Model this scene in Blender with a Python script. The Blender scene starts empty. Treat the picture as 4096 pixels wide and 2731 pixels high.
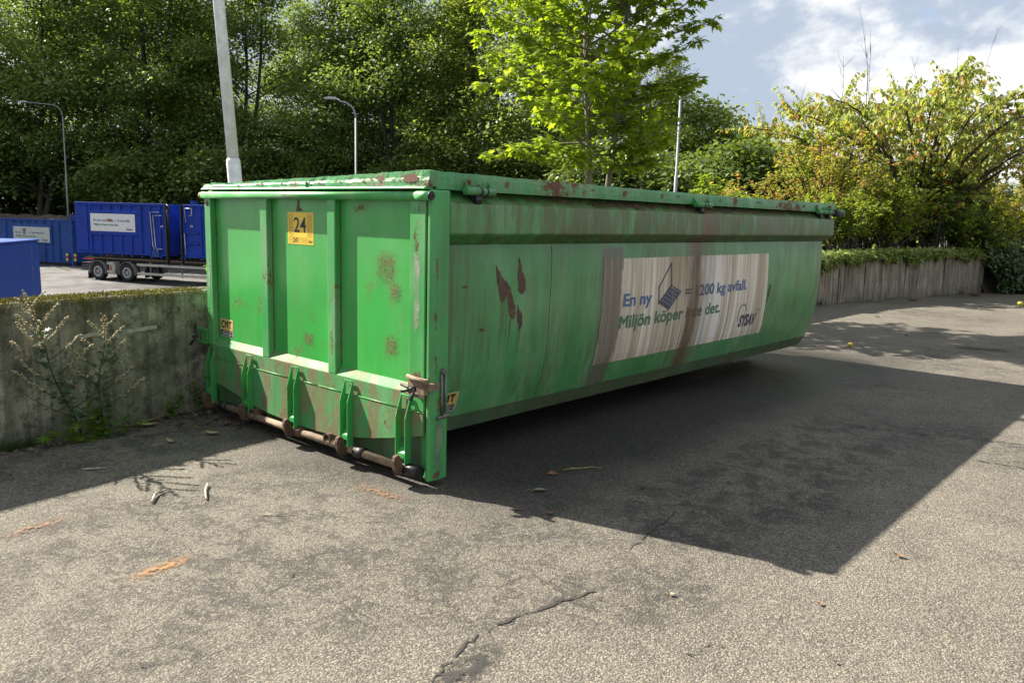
import bpy, bmesh, math, random
import numpy as np
from mathutils import Vector, Matrix

S = bpy.context.scene
COL = S.collection
rng = random.Random(7)
R = math.radians

# ------------------------------------------------------------------ camera
cam_d = bpy.data.cameras.new('camera')
cam = bpy.data.objects.new('camera', cam_d)
COL.objects.link(cam)
yaw, pitch, roll = -0.7262, -0.1531, 0.0271
fw = Vector((math.sin(yaw) * math.cos(pitch), math.cos(yaw) * math.cos(pitch), math.sin(pitch)))
rt = Vector((math.cos(yaw), -math.sin(yaw), 0.0))
up = rt.cross(fw)
r2 = rt * math.cos(roll) + up * math.sin(roll)
u2 = up * math.cos(roll) - rt * math.sin(roll)
cam.matrix_world = Matrix(((r2.x, u2.x, -fw.x, 5.9145), (r2.y, u2.y, -fw.y, -3.0779), (r2.z, u2.z, -fw.z, 1.5967), (0, 0, 0, 1)))
cam_d.sensor_width = 36.0
cam_d.lens = 28.24
cam_d.clip_end = 3000
cam_d.clip_start = 0.05
S.camera = cam

# ------------------------------------------------------------------ sun, sky, exposure
SUN_TO = Vector((-2.195, -0.56, 1.843)).normalized()
sun_d = bpy.data.lights.new('sun', 'SUN')
sun_d.energy = 5.0
sun_d.angle = R(0.53)
sun_d.color = (1.0, 0.92, 0.80)
sun = bpy.data.objects.new('sun', sun_d)
COL.objects.link(sun)
sun.rotation_euler = (-SUN_TO).to_track_quat('-Z', 'Y').to_euler()
sun.location = SUN_TO * 40
S.view_settings.view_transform = 'Standard'
S.view_settings.look = 'None'
S.view_settings.gamma = 1.0
S.view_settings.use_curve_mapping = False
S.view_settings.exposure = 1.72
S.cycles.max_bounces = 8
S.cycles.diffuse_bounces = 4
S.cycles.transparent_max_bounces = 8


# ------------------------------------------------------------------ node helpers
class NT:
    def __init__(self, tree):
        self.t = tree

    def n(self, kind, ins=None, out=0, **props):
        nd = self.t.nodes.new(kind)
        for k, v in props.items():
            setattr(nd, k, v)
        for k, v in (ins or {}).items():
            s = nd.inputs[k]
            if isinstance(v, bpy.types.NodeSocket):
                self.t.links.new(v, s)
            elif isinstance(v, (tuple, list)) and s.type == 'RGBA' and len(v) == 3:
                s.default_value = (*v, 1)
            else:
                s.default_value = v
        return nd.outputs[out]

    def m(self, op, a, b=0.0, c=0.0, clamp=False):
        return self.n('ShaderNodeMath', {0: a, 1: b, 2: c}, operation=op, use_clamp=clamp)

    def v(self, op, a, b):
        return self.n('ShaderNodeVectorMath', {0: a, 1: b}, operation=op)

    def mix(self, f, a, b, blend='MIX'):
        nd = self.t.nodes.new('ShaderNodeMix')
        nd.data_type = 'RGBA'
        nd.blend_type = blend
        for k, v in ((0, f), (6, a), (7, b)):
            s = nd.inputs[k]
            if isinstance(v, bpy.types.NodeSocket):
                self.t.links.new(v, s)
            elif isinstance(v, (tuple, list)):
                s.default_value = (*v[:3], 1)
            else:
                s.default_value = v
        return nd.outputs[2]

    def ss(self, x, a, b, lo=0.0, hi=1.0):
        return self.n('ShaderNodeMapRange', {0: x, 1: a, 2: b, 3: lo, 4: hi}, interpolation_type='SMOOTHSTEP')

    def noise(self, vec, scale, detail=3.0, rough=0.55, dist=0.0, out=0):
        return self.n('ShaderNodeTexNoise', {'Vector': vec, 'Scale': scale, 'Detail': detail, 'Roughness': rough, 'Distortion': dist}, out=out)

    def xyz(self, vec):
        nd = self.t.nodes.new('ShaderNodeSeparateXYZ')
        self.t.links.new(vec, nd.inputs[0])
        return nd.outputs

    def win(self, x, a, b, soft):
        return self.m('MULTIPLY', self.ss(x, a - soft, a + soft), self.ss(x, b - soft, b + soft, 1.0, 0.0))


def new_mat(name):
    m = bpy.data.materials.new(name)
    m.use_nodes = True
    m.node_tree.nodes.clear()
    q = NT(m.node_tree)
    out = m.node_tree.nodes.new('ShaderNodeOutputMaterial')
    return m, q, out


def finish(q, out, col, rough=0.5, metal=0.0, bump=None, bstr=0.3, bdist=0.01, spec=0.5):
    ins = {'Base Color': col, 'Roughness': rough, 'Metallic': metal, 'Specular IOR Level': spec}
    if bump is not None:
        ins['Normal'] = q.n('ShaderNodeBump', {'Strength': bstr, 'Distance': bdist, 'Height': bump})
    b = q.n('ShaderNodeBsdfPrincipled', ins)
    q.t.links.new(b, out.inputs[0])


def coords(q, kind='Object'):
    nd = q.t.nodes.new('ShaderNodeTexCoord')
    return nd.outputs[kind]


def mat_plain(name, col, rough=0.5, metal=0.0, var=0.25, scale=6.0, bump=0.1, bscale=60.0, dirt=(0.05, 0.045, 0.035), damt=0.3, spec=0.5):
    m, q, out = new_mat(name)
    P = coords(q)
    a = q.noise(P, scale, 4)
    c = q.mix(q.ss(a, 0.3, 0.75, 0, 1), tuple(x * (1 - var) for x in col), tuple(min(1, x * (1 + var)) for x in col))
    d = q.noise(P, scale * 2.7, 6, 0.65)
    c = q.mix(q.ss(d, 0.5, 0.78, 0, damt), c, dirt)
    b = q.noise(P, bscale, 4)
    finish(q, out, c, q.ss(a, 0.2, 0.8, max(0, rough - 0.1), min(1, rough + 0.1)), metal, b, bump, 0.004, spec)
    return m


# ------------------------------------------------------------------ world
W = bpy.data.worlds.new('World')
S.world = W
W.use_nodes = True
W.node_tree.nodes.clear()
q = NT(W.node_tree)
sky = q.n('ShaderNodeTexSky', sky_type='NISHITA', sun_disc=False, sun_elevation=math.asin(SUN_TO.z),
          sun_rotation=math.atan2(SUN_TO.x, SUN_TO.y) % (2 * math.pi), air_density=1.0, dust_density=1.5, ozone_density=1.2)
D = coords(q, 'Generated')
x, y, z = q.xyz(D)
zz = q.m('ADD', q.m('MAXIMUM', z, 0.0), 0.55)
pv = q.n('ShaderNodeCombineXYZ', {0: q.m('DIVIDE', x, zz), 1: q.m('DIVIDE', y, zz), 2: 0.37})
n1 = q.noise(q.v('ADD', pv, (5.5, 13.2, 4.1)), 2.3, 9, 0.58, 0.3)
n2 = q.noise(q.v('ADD', pv, (5.5, 13.2, 4.1)), 3.4, 9, 0.6, 0.2)
cover = q.ss(n1, 0.24, 0.36)
lit = q.ss(n2, 0.45, 0.61)
cloud = q.mix(lit, (1.75, 2.05, 2.5), (4.0, 4.0, 3.95))
colr = q.mix(cover, q.mix(1.0, sky, (0.75, 0.80, 0.95), 'MULTIPLY'), cloud)
bg = q.n('ShaderNodeBackground', {'Color': colr, 'Strength': 0.09})
wo = W.node_tree.nodes.new('ShaderNodeOutputWorld')
W.node_tree.links.new(bg, wo.inputs[0])


# ------------------------------------------------------------------ mesh helpers
class MB:
    def __init__(self):
        self.v = []
        self.f = []
        self.smooth = set()

    def add(self, vs, fs, smooth=False):
        o = len(self.v)
        self.v += [tuple(p) for p in vs]
        for f in fs:
            if smooth:
                self.smooth.add(len(self.f))
            self.f.append(tuple(i + o for i in f))
        return self

    def box(self, x0, x1, y0, y1, z0, z1):
        return self.add([(x0, y0, z0), (x1, y0, z0), (x1, y1, z0), (x0, y1, z0), (x0, y0, z1), (x1, y0, z1), (x1, y1, z1), (x0, y1, z1)],
                        [(0, 3, 2, 1), (4, 5, 6, 7), (0, 1, 5, 4), (1, 2, 6, 5), (2, 3, 7, 6), (3, 0, 4, 7)])

    def prism(self, poly, a0, a1, axis):
        """poly: 2D points; extruded along axis from a0 to a1 (axis 0: poly=(y,z), 1: (x,z), 2: (x,y))."""
        def p3(p, a):
            l = [p[0], p[1]]
            l.insert(axis, a)
            return tuple(l)
        n = len(poly)
        vs = [p3(p, a0) for p in poly] + [p3(p, a1) for p in poly]
        fs = [tuple(range(n))[::-1], tuple(range(n, 2 * n))] + [(i, (i + 1) % n, n + (i + 1) % n, n + i) for i in range(n)]
        return self.add(vs, fs)

    def tube(self, pts, rad, n=8, caps=True, smooth=True):
        pts = [Vector(p) for p in pts]
        if not isinstance(rad, (list, tuple)):
            rad = [rad] * len(pts)
        vs, fs = [], []
        d0 = (pts[1] - pts[0]).normalized()
        ref = Vector((0, 0, 1)) if abs(d0.z) < 0.9 else Vector((1, 0, 0))
        a = d0.cross(ref).normalized()
        for i, p in enumerate(pts):
            if i == 0:
                d = pts[1] - pts[0]
            elif i == len(pts) - 1:
                d = pts[-1] - pts[-2]
            else:
                d = pts[i + 1] - pts[i - 1]
            d = d.normalized()
            a = (a - d * a.dot(d)).normalized()
            b = d.cross(a)
            for k in range(n):
                t = 2 * math.pi * k / n
                vs.append(p + (a * math.cos(t) + b * math.sin(t)) * rad[i])
        for i in range(len(pts) - 1):
            for k in range(n):
                fs.append((i * n + k, i * n + (k + 1) % n, (i + 1) * n + (k + 1) % n, (i + 1) * n + k))
        self.add(vs, fs, smooth)
        if caps:
            o = len(self.v) - len(vs)
            self.f.append(tuple(o + k for k in range(n))[::-1])
            self.f.append(tuple(o + (len(pts) - 1) * n + k for k in range(n)))
        return self

    def ring(self, c, axis, r0, r1, w, n=24):
        """annulus with width w along axis (unit vector), inner r0, outer r1"""
        axis = Vector(axis).normalized()
        ref = Vector((0, 0, 1)) if abs(axis.z) < 0.9 else Vector((1, 0, 0))
        a = axis.cross(ref).normalized()
        b = axis.cross(a)
        c = Vector(c)
        vs, fs = [], []
        for k in range(n):
            t = 2 * math.pi * k / n
            e = a * math.cos(t) + b * math.sin(t)
            vs += [c + e * r0 - axis * w / 2, c + e * r1 - axis * w / 2, c + e * r1 + axis * w / 2, c + e * r0 + axis * w / 2]
        for k in range(n):
            o, p = 4 * k, 4 * ((k + 1) % n)
            for j in range(4):
                fs.append((o + j, o + (j + 1) % 4, p + (j + 1) % 4, p + j))
        return self.add(vs, fs, False)

    def build(self, name, mat, parent=None, bevel=0.0, loc=None):
        me = bpy.data.meshes.new(name)
        me.from_pydata(self.v, [], self.f)
        for i in self.smooth:
            me.polygons[i].use_smooth = True
        bm = bmesh.new()
        bm.from_mesh(me)
        bmesh.ops.recalc_face_normals(bm, faces=bm.faces)
        bm.to_mesh(me)
        bm.free()
        if mat:
            me.materials.append(mat)
        o = bpy.data.objects.new(name, me)
        COL.objects.link(o)
        if parent:
            o.parent = parent
        if loc:
            o.location = loc
        if bevel:
            md = o.modifiers.new('bevel', 'BEVEL')
            md.width = bevel
            md.segments = 2
            md.limit_method = 'ANGLE'
            md.angle_limit = R(40)
        return o


def tag(o, label=None, cat=None, group=None, kind=None):
    for k, v in (('label', label), ('category', cat), ('group', group), ('kind', kind)):
        if v:
            o[k] = v
    return o


def thing(name, label, cat, loc=(0, 0, 0), group=None, rz=0.0):
    o = bpy.data.objects.new(name, None)
    o.empty_display_size = 0.2
    COL.objects.link(o)
    o.location = loc
    o.rotation_euler = (0, 0, rz)
    return tag(o, label, cat, group)


def mesh_np(name, V, F, mat, parent=None, smooth=False, col=None):
    """V (n,3), F (m,k) numpy -> object"""
    me = bpy.data.meshes.new(name)
    k = F.shape[1]
    me.vertices.add(len(V))
    me.vertices.foreach_set('co', V.astype(np.float32).ravel())
    me.loops.add(F.size)
    me.loops.foreach_set('vertex_index', F.astype(np.int32).ravel())
    me.polygons.add(len(F))
    me.polygons.foreach_set('loop_start', np.arange(0, F.size, k, dtype=np.int32))
    me.polygons.foreach_set('loop_total', np.full(len(F), k, dtype=np.int32))
    if smooth:
        me.polygons.foreach_set('use_smooth', np.ones(len(F), dtype=bool))
    me.update(calc_edges=True)
    if mat:
        me.materials.append(mat)
    o = bpy.data.objects.new(name, me)
    COL.objects.link(o)
    if parent:
        o.parent = parent
    return o


def glyphs(s, bold, shear):
    cu = bpy.data.curves.new('lettering', 'FONT')
    cu.body = s
    cu.size = 1.0
    cu.offset = bold
    cu.shear = shear
    cu.fill_mode = 'FRONT'
    cu.resolution_u = 3
    o = bpy.data.objects.new('lettering', cu)
    COL.objects.link(o)
    bpy.context.view_layer.update()
    me = o.to_mesh()
    vs = [(v.co.x, v.co.y) for v in me.vertices]
    fs = [tuple(p.vertices) for p in me.polygons]
    o.to_mesh_clear()
    bpy.data.objects.remove(o)
    bpy.data.curves.remove(cu)
    return vs, fs


def text_mesh(s, bold=0.0, shear=0.0):
    """ink of a line of text; the letter M is drawn here because the built-in outline does not fill once emboldened"""
    V, F, pen = [], [], 0.0
    t = 0.085 + 2.4 * bold
    m = [(.07, 0), (.07 + t, 0), (.07 + t, .48), (.08 + t, .69), (.07, .69), (.72, 0), (.72, .69), (.71 - t, .69), (.72 - t, .48), (.72 - t, 0), (.365, .27 - t * .3), (.425, .27 - t * .3), (.395, .30 + t * .8)]
    mf = [(0, 1, 2, 3, 4), (5, 6, 7, 8, 9), (2, 10, 12, 3), (8, 7, 12, 11), (10, 11, 12)]
    parts = []
    for i, seg in enumerate(s.split('M')):
        if i:
            parts.append(None)
        if seg:
            parts.append(seg)
    for seg in parts:
        if seg is None:
            vs, fs = [(x + y * shear, y) for x, y in m], mf
        else:
            vs, fs = glyphs(seg, bold, shear)
        x0 = min(v[0] for v in vs)
        o = len(V)
        V += [(v[0] - x0 + pen, v[1]) for v in vs]
        F += [tuple(i + o for i in f) for f in fs]
        pen = max(v[0] for v in V) + 0.085
    return V, F


def text_fit(s, w, h=None, bold=0.0, shear=0.0):
    """text scaled so that its ink is w wide (and h tall, else natural)"""
    vs, fs = text_mesh(s, bold, shear)
    x0, x1 = min(v[0] for v in vs), max(v[0] for v in vs)
    y0, y1 = min(v[1] for v in vs), max(v[1] for v in vs)
    kx = w / (x1 - x0)
    ky = kx if h is None else h / (y1 - y0)
    return [((v[0] - x0) * kx, v[1] * ky if h is None else (v[1] - y0) * ky) for v in vs], fs

# ================================================================== paints and metals
GREEN = (0.045, 0.30, 0.075)
OLIVE = (0.075, 0.070, 0.027)
RUST = (0.13, 0.050, 0.026)


def rust_run(q, P, col, amt=1.0):
    """brown run-off from the middle lid hinge and the dirty run beside the banner, shared by tank, banner and lettering"""
    x, y, z = q.xyz(P)
    wob = q.noise(q.v('MULTIPLY', P, (1, 5, 1.4)), 2.0, 5, 0.6)
    yy = q.m('ADD', y, q.m('MULTIPLY', q.m('SUBTRACT', wob, 0.5), 0.22))
    fine = q.noise(q.v('MULTIPLY', P, (1, 46, 0.9)), 1.0, 4, 0.65)
    fine2 = q.noise(q.v('MULTIPLY', P, (1, 17, 0.5)), 1.0, 5, 0.7)
    a = q.win(yy, 3.08, 3.33, 0.11)
    a = q.m('MULTIPLY', a, q.ss(fine, 0.28, 0.60, 0.72, 1.0))
    a2 = q.m('MULTIPLY', q.win(yy, 2.88, 3.46, 0.16), q.ss(fine2, 0.38, 0.62, 0.05, 0.75))
    b = q.m('MULTIPLY', q.m('MULTIPLY', q.ss(yy, 1.74, 1.86), q.ss(yy, 2.06, 2.085, 1.0, 0.0)), q.ss(z, 1.37, 1.43, 1, 0))
    b = q.m('MULTIPLY', b, q.ss(fine, 0.28, 0.60, 0.75, 1.0))
    c = q.mix(q.m('MULTIPLY', q.m('MAXIMUM', a, a2), amt), col, (0.115, 0.070, 0.034))
    return q.mix(q.m('MULTIPLY', b, 0.9 * amt), c, q.mix(q.noise(q.v('MULTIPLY', P, (1, 60, 1.2)), 1.0, 4, 0.7), (0.055, 0.050, 0.036), (0.19, 0.165, 0.125)))


def mat_green(name, base=GREEN, grime=0.3, rust=0.25, fade=0.15, rough=0.42, bumpy=0.05, runs=False, rust_scale=3.0, lowdirt=False, vert=True, algae=0.0):
    m, q, out = new_mat(name)
    P = coords(q)
    big = q.noise(P, 1.1, 4, 0.6)
    c = q.mix(q.ss(big, 0.3, 0.7), tuple(v * 0.86 for v in base), tuple(v * 1.1 for v in base))
    # chalky fading
    fz = q.noise(q.v('MULTIPLY', P, (3, 3, 1.0)), 1.3, 5, 0.6)
    c = q.mix(q.ss(fz, 0.42, 0.7, 0, fade), c, (0.27, 0.40, 0.25))
    # vertical streaks of grime
    sv = (24, 24, 0.8) if vert else (7, 7, 7)
    st = q.noise(q.v('MULTIPLY', P, sv), 1.0, 6, 0.68)
    pat = q.noise(P, 1.9, 5, 0.62)
    g = q.m('MULTIPLY', q.ss(st, 0.36, 0.68), q.ss(pat, 0.28, 0.62))
    c = q.mix(q.m('MULTIPLY', g, grime), c, OLIVE)
    if algae:
        al = q.noise(q.v('MULTIPLY', P, (9, 9, 1.6)), 1.0, 7, 0.7)
        al = q.m('ADD', al, q.ss(q.xyz(P)[1], 0.3, 1.2, -0.08, 0.05 if algae > 0.6 else 0.0))
        c = q.mix(q.ss(al, 0.40, 0.58, 0, algae * 0.85), c, q.mix(q.noise(P, 2.3, 3), (0.055, 0.048, 0.018), (0.085, 0.105, 0.026)))
        sp = q.noise(P, 55, 3, 0.7)
        c = q.mix(q.m('MULTIPLY', q.ss(sp, 0.56, 0.7), q.ss(al, 0.45, 0.6, 0, 0.55 * algae)), c, (0.115, 0.125, 0.075))
    # flaking rust
    r1 = q.noise(P, rust_scale, 8, 0.7, 0.3)
    r2 = q.noise(P, rust_scale * 9, 5, 0.7)
    rr = q.m('ADD', r1, q.m('MULTIPLY', q.m('SUBTRACT', r2, 0.5), 0.22))
    th = 0.66 - 0.17 * rust
    rf = q.ss(rr, th, th + 0.035)
    halo = q.ss(rr, th - 0.09, th + 0.02, 0, 0.35)
    c = q.mix(halo, c, (0.16, 0.12, 0.045))
    c = q.mix(rf, c, q.mix(q.noise(P, 40, 3), (0.06, 0.026, 0.016), (0.16, 0.070, 0.038)))
    if lowdirt:
        x, y, z = q.xyz(P)
        pw = q.noise(q.v('MULTIPLY', P, (8, 8, 3)), 1.0, 7, 0.72, 0.5)
        c = q.mix(q.ss(pw, 0.44, 0.56, 0, lowdirt), c, q.mix(q.noise(P, 22, 4), (0.11, 0.085, 0.045), (0.22, 0.16, 0.085)))
    if runs:
        c = rust_run(q, P, c)
    rg = q.m('ADD', q.m('MULTIPLY', rf, 0.4), q.ss(pat, 0.2, 0.8, rough - 0.1, rough + 0.12), clamp=True)
    bh = q.m('ADD', q.m('MULTIPLY', rf, -0.6), q.m('MULTIPLY', q.noise(P, 26, 4, 0.6), bumpy * 8))
    bh = q.m('ADD', bh, q.m('MULTIPLY', big, bumpy * 6))
    finish(q, out, c, rg, 0.0, bh, 0.45, 0.006)
    return m


G_panel = mat_green('green_paint_panel', (0.043, 0.355, 0.062), grime=0.14, rust=0.10, fade=0.12, rough=0.38, bumpy=0.02)
G_frame = mat_green('green_paint_frame', (0.048, 0.32, 0.078), grime=0.22, rust=0.12, fade=0.45, rough=0.42, bumpy=0.03, rust_scale=5)
G_low = mat_green('green_paint_worn', (0.045, 0.26, 0.07), grime=0.4, rust=0.25, fade=0.2, rough=0.68, bumpy=0.05, lowdirt=0.82)
G_fin = mat_green('green_paint_bracket', (0.035, 0.28, 0.065), grime=0.2, rust=0.28, fade=0.15, rough=0.4, bumpy=0.04, rust_scale=6)
G_tank = mat_green('green_paint_tank', (0.070, 0.265, 0.088), grime=0.66, rust=-0.3, fade=0.30, rough=0.31, bumpy=0.03, runs=True)
G_band = mat_green('green_paint_algae', (0.062, 0.27, 0.070), grime=0.75, rust=0.12, fade=0.3, rough=0.45, bumpy=0.05, algae=1.0, runs=True)
G_lid = mat_green('green_paint_lid', (0.050, 0.29, 0.095), grime=0.40, rust=0.55, fade=0.3, rough=0.38, bumpy=0.22, rust_scale=2.2, algae=0.25)
G_post = mat_green('green_paint_post', (0.050, 0.30, 0.08), grime=0.3, rust=0.12, fade=0.25, rough=0.42, bumpy=0.03)
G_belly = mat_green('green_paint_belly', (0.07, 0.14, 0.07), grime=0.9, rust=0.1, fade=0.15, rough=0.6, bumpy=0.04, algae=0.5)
RUSTM = mat_plain('rusty_steel', (0.085, 0.046, 0.029), 0.85, 0, 0.4, 14, 0.5, 120, (0.22, 0.12, 0.06), 0.6)
RUSTL = mat_plain('pale_rusty_steel', (0.20, 0.145, 0.095), 0.8, 0, 0.35, 12, 0.5, 120, (0.14, 0.06, 0.035), 0.7)
SCAR = mat_plain('bare_rust', (0.100, 0.062, 0.040), 0.9, 0, 0.4, 20, 0.6, 140, (0.13, 0.075, 0.042), 0.5)
DARKM = mat_plain('dark_greasy_metal', (0.022, 0.021, 0.020), 0.5, 0.2, 0.4, 14, 0.4, 90, (0.07, 0.06, 0.05), 0.5)
BLACKR = mat_plain('black_rubber_seal', (0.012, 0.011, 0.010), 0.8)
GREYM = mat_plain('worn_grey_metal', (0.16, 0.155, 0.145), 0.45, 0.5, 0.3, 18, 0.3, 90)
GALV = mat_plain('galvanised_steel', (0.66, 0.69, 0.73), 0.5, 0.0, 0.14, 9, 0.15, 60, (0.5, 0.53, 0.56), 0.5)
INK = mat_plain('black_ink', (0.014, 0.014, 0.014), 0.6)
YEL = mat_plain('yellow_sticker', (0.72, 0.50, 0.035), 0.45, 0, 0.1, 12, 0.2, 30, (0.5, 0.36, 0.05), 0.3)
YELD = mat_plain('dusty_yellow_sticker', (0.55, 0.40, 0.10), 0.55, 0, 0.15, 12, 0.1, 30)
WHITEG = mat_plain('grey_white_sticker', (0.5, 0.5, 0.46), 0.6)

# ================================================================== the green container
BIN = thing('waste_container', 'large weathered green steel roll-off container with number 24 sticker and stained white banner', 'container', (0, 0, 0))
PROF = [(2.262, 0.222), (2.325, 0.335), (2.368, 0.46), (2.398, 0.57), (2.420, 0.70), (2.436, 0.85), (2.444, 1.0), (2.446, 1.15), (2.444, 1.30), (2.435, 1.424)]
BAND = [(2.435, 1.424), (2.534, 1.480), (2.546, 1.487), (2.552, 1.498), (2.550, 1.655), (2.545, 1.668), (2.533, 1.676), (2.44, 1.742)]


def side_x(z):
    zs = [p[1] for p in PROF]
    xs = [p[0] for p in PROF]
    return float(np.interp(z, zs, xs))


def loft(prof, y0, y1, n, close=True, yoff=None):
    """right-hand profile and its mirror image, lofted along y"""
    pr = prof + [(2.5 - x, z) for x, z in reversed(prof)]
    k = len(pr)
    b = MB()
    vs, fs = [], []
    for i in range(n + 1):
        yy = y0 + (y1 - y0) * i / n
        for j, (x, z) in enumerate(pr):
            dx = 0.0
            vs.append((x + dx, yy, z))
    for i in range(n):
        for j in range(k):
            if not close and j == k - 1:
                continue
            fs.append((i * k + j, i * k + (j + 1) % k, (i + 1) * k + (j + 1) % k, (i + 1) * k + j))
    b.add(vs, fs)
    b.f.append(tuple(range(k))[::-1])
    b.f.append(tuple(n * k + j for j in range(k)))
    return b


def smooth_by_angle(o, deg=22):
    me = o.data
    me.polygons.foreach_set('use_smooth', np.ones(len(me.polygons), dtype=bool))
    me.set_sharp_from_angle(angle=R(deg))


tank = loft(PROF[1:], 0.15, 6.06, 30).build('tank', G_tank, BIN)
smooth_by_angle(tank)
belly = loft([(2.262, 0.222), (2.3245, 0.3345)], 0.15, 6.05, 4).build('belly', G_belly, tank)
band = loft(BAND, 0.151, 6.07, 24).build('side_rail', G_band, tank)
smooth_by_angle(band)
# welded seam line down the side
wv = MB()
zs = np.linspace(0.34, 1.415, 40)
for i in range(39):
    for dy in (0.0,):
        y0 = 1.215 + 0.012 * math.sin(i * 0.35) + 0.008 * rng.uniform(-1, 1)
    wv.tube([(side_x(zs[i]) + 0.001, 1.215 + 0.004 * math.sin(i * 0.2), zs[i]), (side_x(zs[i + 1]) + 0.001, 1.215 + 0.004 * math.sin((i + 1) * 0.2), zs[i + 1])], 0.0014, 5)
wv.build('weld_seam', DARKM, tank)


def side_patch(name, pts, mat, parent, off=0.0022):
    b = MB()
    n = len(pts)
    vs = [(side_x(zz) + off, yy, zz) for yy, zz in pts]
    b.add(vs, [tuple(range(n))])
    return b.build(name, mat, parent)


def jag(pts, amp=0.006, sub=5):
    out = []
    for i in range(len(pts)):
        a, b = pts[i], pts[(i + 1) % len(pts)]
        for k in range(sub):
            t = k / sub
            s = 0 if k == 0 else amp
            out.append((a[0] + (b[0] - a[0]) * t + rng.uniform(-s, s), a[1] + (b[1] - a[1]) * t + rng.uniform(-s, s)))
    return out


for pts in ([(0.655, 1.30), (0.70, 1.235), (0.77, 1.175), (0.765, 1.09), (0.74, 1.06), (0.70, 1.07), (0.675, 1.17)],
            [(0.765, 1.175), (0.80, 1.14), (0.855, 1.02), (0.86, 0.955), (0.835, 0.935), (0.80, 0.96), (0.77, 1.07)],
            [(0.875, 1.36), (0.905, 1.27), (0.945, 1.19), (0.945, 1.12), (0.91, 1.09), (0.87, 1.13), (0.868, 1.24)],
            [(0.87, 1.035), (0.925, 0.965), (0.93, 0.885), (0.905, 0.855), (0.88, 0.92)],
            [(0.52, 0.895), (0.56, 0.905), (0.57, 0.888), (0.53, 0.88)],
            [(0.36, 1.175), (0.405, 1.178), (0.41, 1.168), (0.37, 1.165)]):
    side_patch('rust_scar', jag(pts), SCAR, tank)
side_patch('rust_scar', jag([(4.735, 0.985), (4.77, 1.0), (4.765, 0.9), (4.72, 0.80), (4.71, 0.82)], 0.004), SCAR, tank)

# faint runs below the scars
m, q, out = new_mat('faint_rust_run')
P = coords(q)
x, y, z = q.xyz(P)
fn = q.noise(q.v('MULTIPLY', P, (1, 30, 0.8)), 1.0, 4)
fac = q.m('MULTIPLY', q.ss(fn, 0.42, 0.6, 0, 0.55), q.ss(z, 0.60, 1.0, 0, 1))
bs = q.n('ShaderNodeBsdfPrincipled', {'Base Color': (0.13, 0.07, 0.035, 1), 'Roughness': 0.7})
tr = q.n('ShaderNodeBsdfTransparent', {})
q.t.links.new(q.n('ShaderNodeMixShader', {0: fac, 1: tr, 2: bs}), out.inputs[0])
RUN = m
for a0, a1, z1 in ((0.715, 0.775, 1.06), (0.80, 0.86, 0.94), (0.875, 0.94, 0.90)):
    rb = MB()
    zz = np.linspace(0.55, z1, 8)
    vs = [(side_x(v) + 0.0032, yy, v) for v in zz for yy in (a0, a1)]
    rb.add(vs, [(2 * i, 2 * i + 1, 2 * i + 3, 2 * i + 2) for i in range(7)])
    rb.build('rust_run', RUN, tank)

# ---- banner on the side
m, q, out = new_mat('stained_banner')
P = coords(q)
x, y, z = q.xyz(P)
s1 = q.noise(q.v('MULTIPLY', P, (1, 30, 0.55)), 1.0, 6, 0.7)
s2 = q.noise(q.v('MULTIPLY', P, (1, 7, 0.35)), 1.0, 4, 0.6)
c = q.mix(q.ss(s1, 0.36, 0.64), (0.76, 0.71, 0.60), (0.40, 0.33, 0.23))
c = q.mix(q.ss(s2, 0.42, 0.66, 0, 0.6), c, (0.31, 0.24, 0.15))
wh = q.noise(q.v('MULTIPLY', P, (1, 13, 0.22)), 1.0, 2, 0.5)
c = q.mix(q.m('MULTIPLY', q.ss(wh, 0.60, 0.66), q.ss(y, 3.2, 3.5)), c, (0.66, 0.66, 0.64))
c = q.mix(q.m('MULTIPLY', q.win(y, 3.37, 3.53, 0.02), q.ss(s1, 0.3, 0.6, 0.85, 0.35)), c, (0.68, 0.69, 0.68))
c = q.mix(q.m('MULTIPLY', q.win(y, 2.7, 3.1, 0.12), q.ss(z, 0.75, 1.25, 0.1, 0.55)), c, (0.24, 0.16, 0.055))
c = rust_run(q, P, c)
pt = q.noise(P, 60, 3, 0.7)
c = q.mix(q.m('MULTIPLY', q.ss(pt, 0.62, 0.7), q.win(y, 1.9, 2.5, 0.2)), c, (0.1, 0.08, 0.06))
finish(q, out, c, 0.55, 0, s1, 0.1, 0.003)
BANNER = m


def mat_letters(name, col):
    m, q, out = new_mat(name)
    P = coords(q)
    x, y, z = q.xyz(P)
    st = q.noise(q.v('MULTIPLY', P, (1, 34, 0.6)), 1.0, 5, 0.7)
    c = q.mix(q.ss(st, 0.46, 0.74, 0, 0.6), col, (0.27, 0.23, 0.17))
    c = rust_run(q, P, c, 1.0)
    c = q.mix(q.m('MULTIPLY', q.win(y, 2.98, 3.36, 0.06), 0.45), c, (0.105, 0.066, 0.036))
    finish(q, out, c, 0.6)
    return m


BLUEL = mat_letters('blue_lettering', (0.055, 0.12, 0.27))
GREENL = mat_letters('green_lettering', (0.035, 0.16, 0.075))
b = MB()
ny, nz = 40, 14
vs = []
for i in range(ny + 1):
    for j in range(nz + 1):
        t, s = i / ny, j / nz
        zz = 0.5 + 0.81 * s
        yy = 1.83 + t * (2.83 + 0.05 * (1 - s)) + 0.004 * math.sin(j * 2.1) * (i == 0)
        vs.append((side_x(zz) + 0.0035 + 0.0025 * (0 if 0 < i < ny and 0 < j < nz else -0.3), yy, zz))
b.add(vs, [(i * (nz + 1) + j, (i + 1) * (nz + 1) + j, (i + 1) * (nz + 1) + j + 1, i * (nz + 1) + j + 1) for i in range(ny) for j in range(nz)])
banner = b.build('banner', BANNER, BIN)


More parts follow.
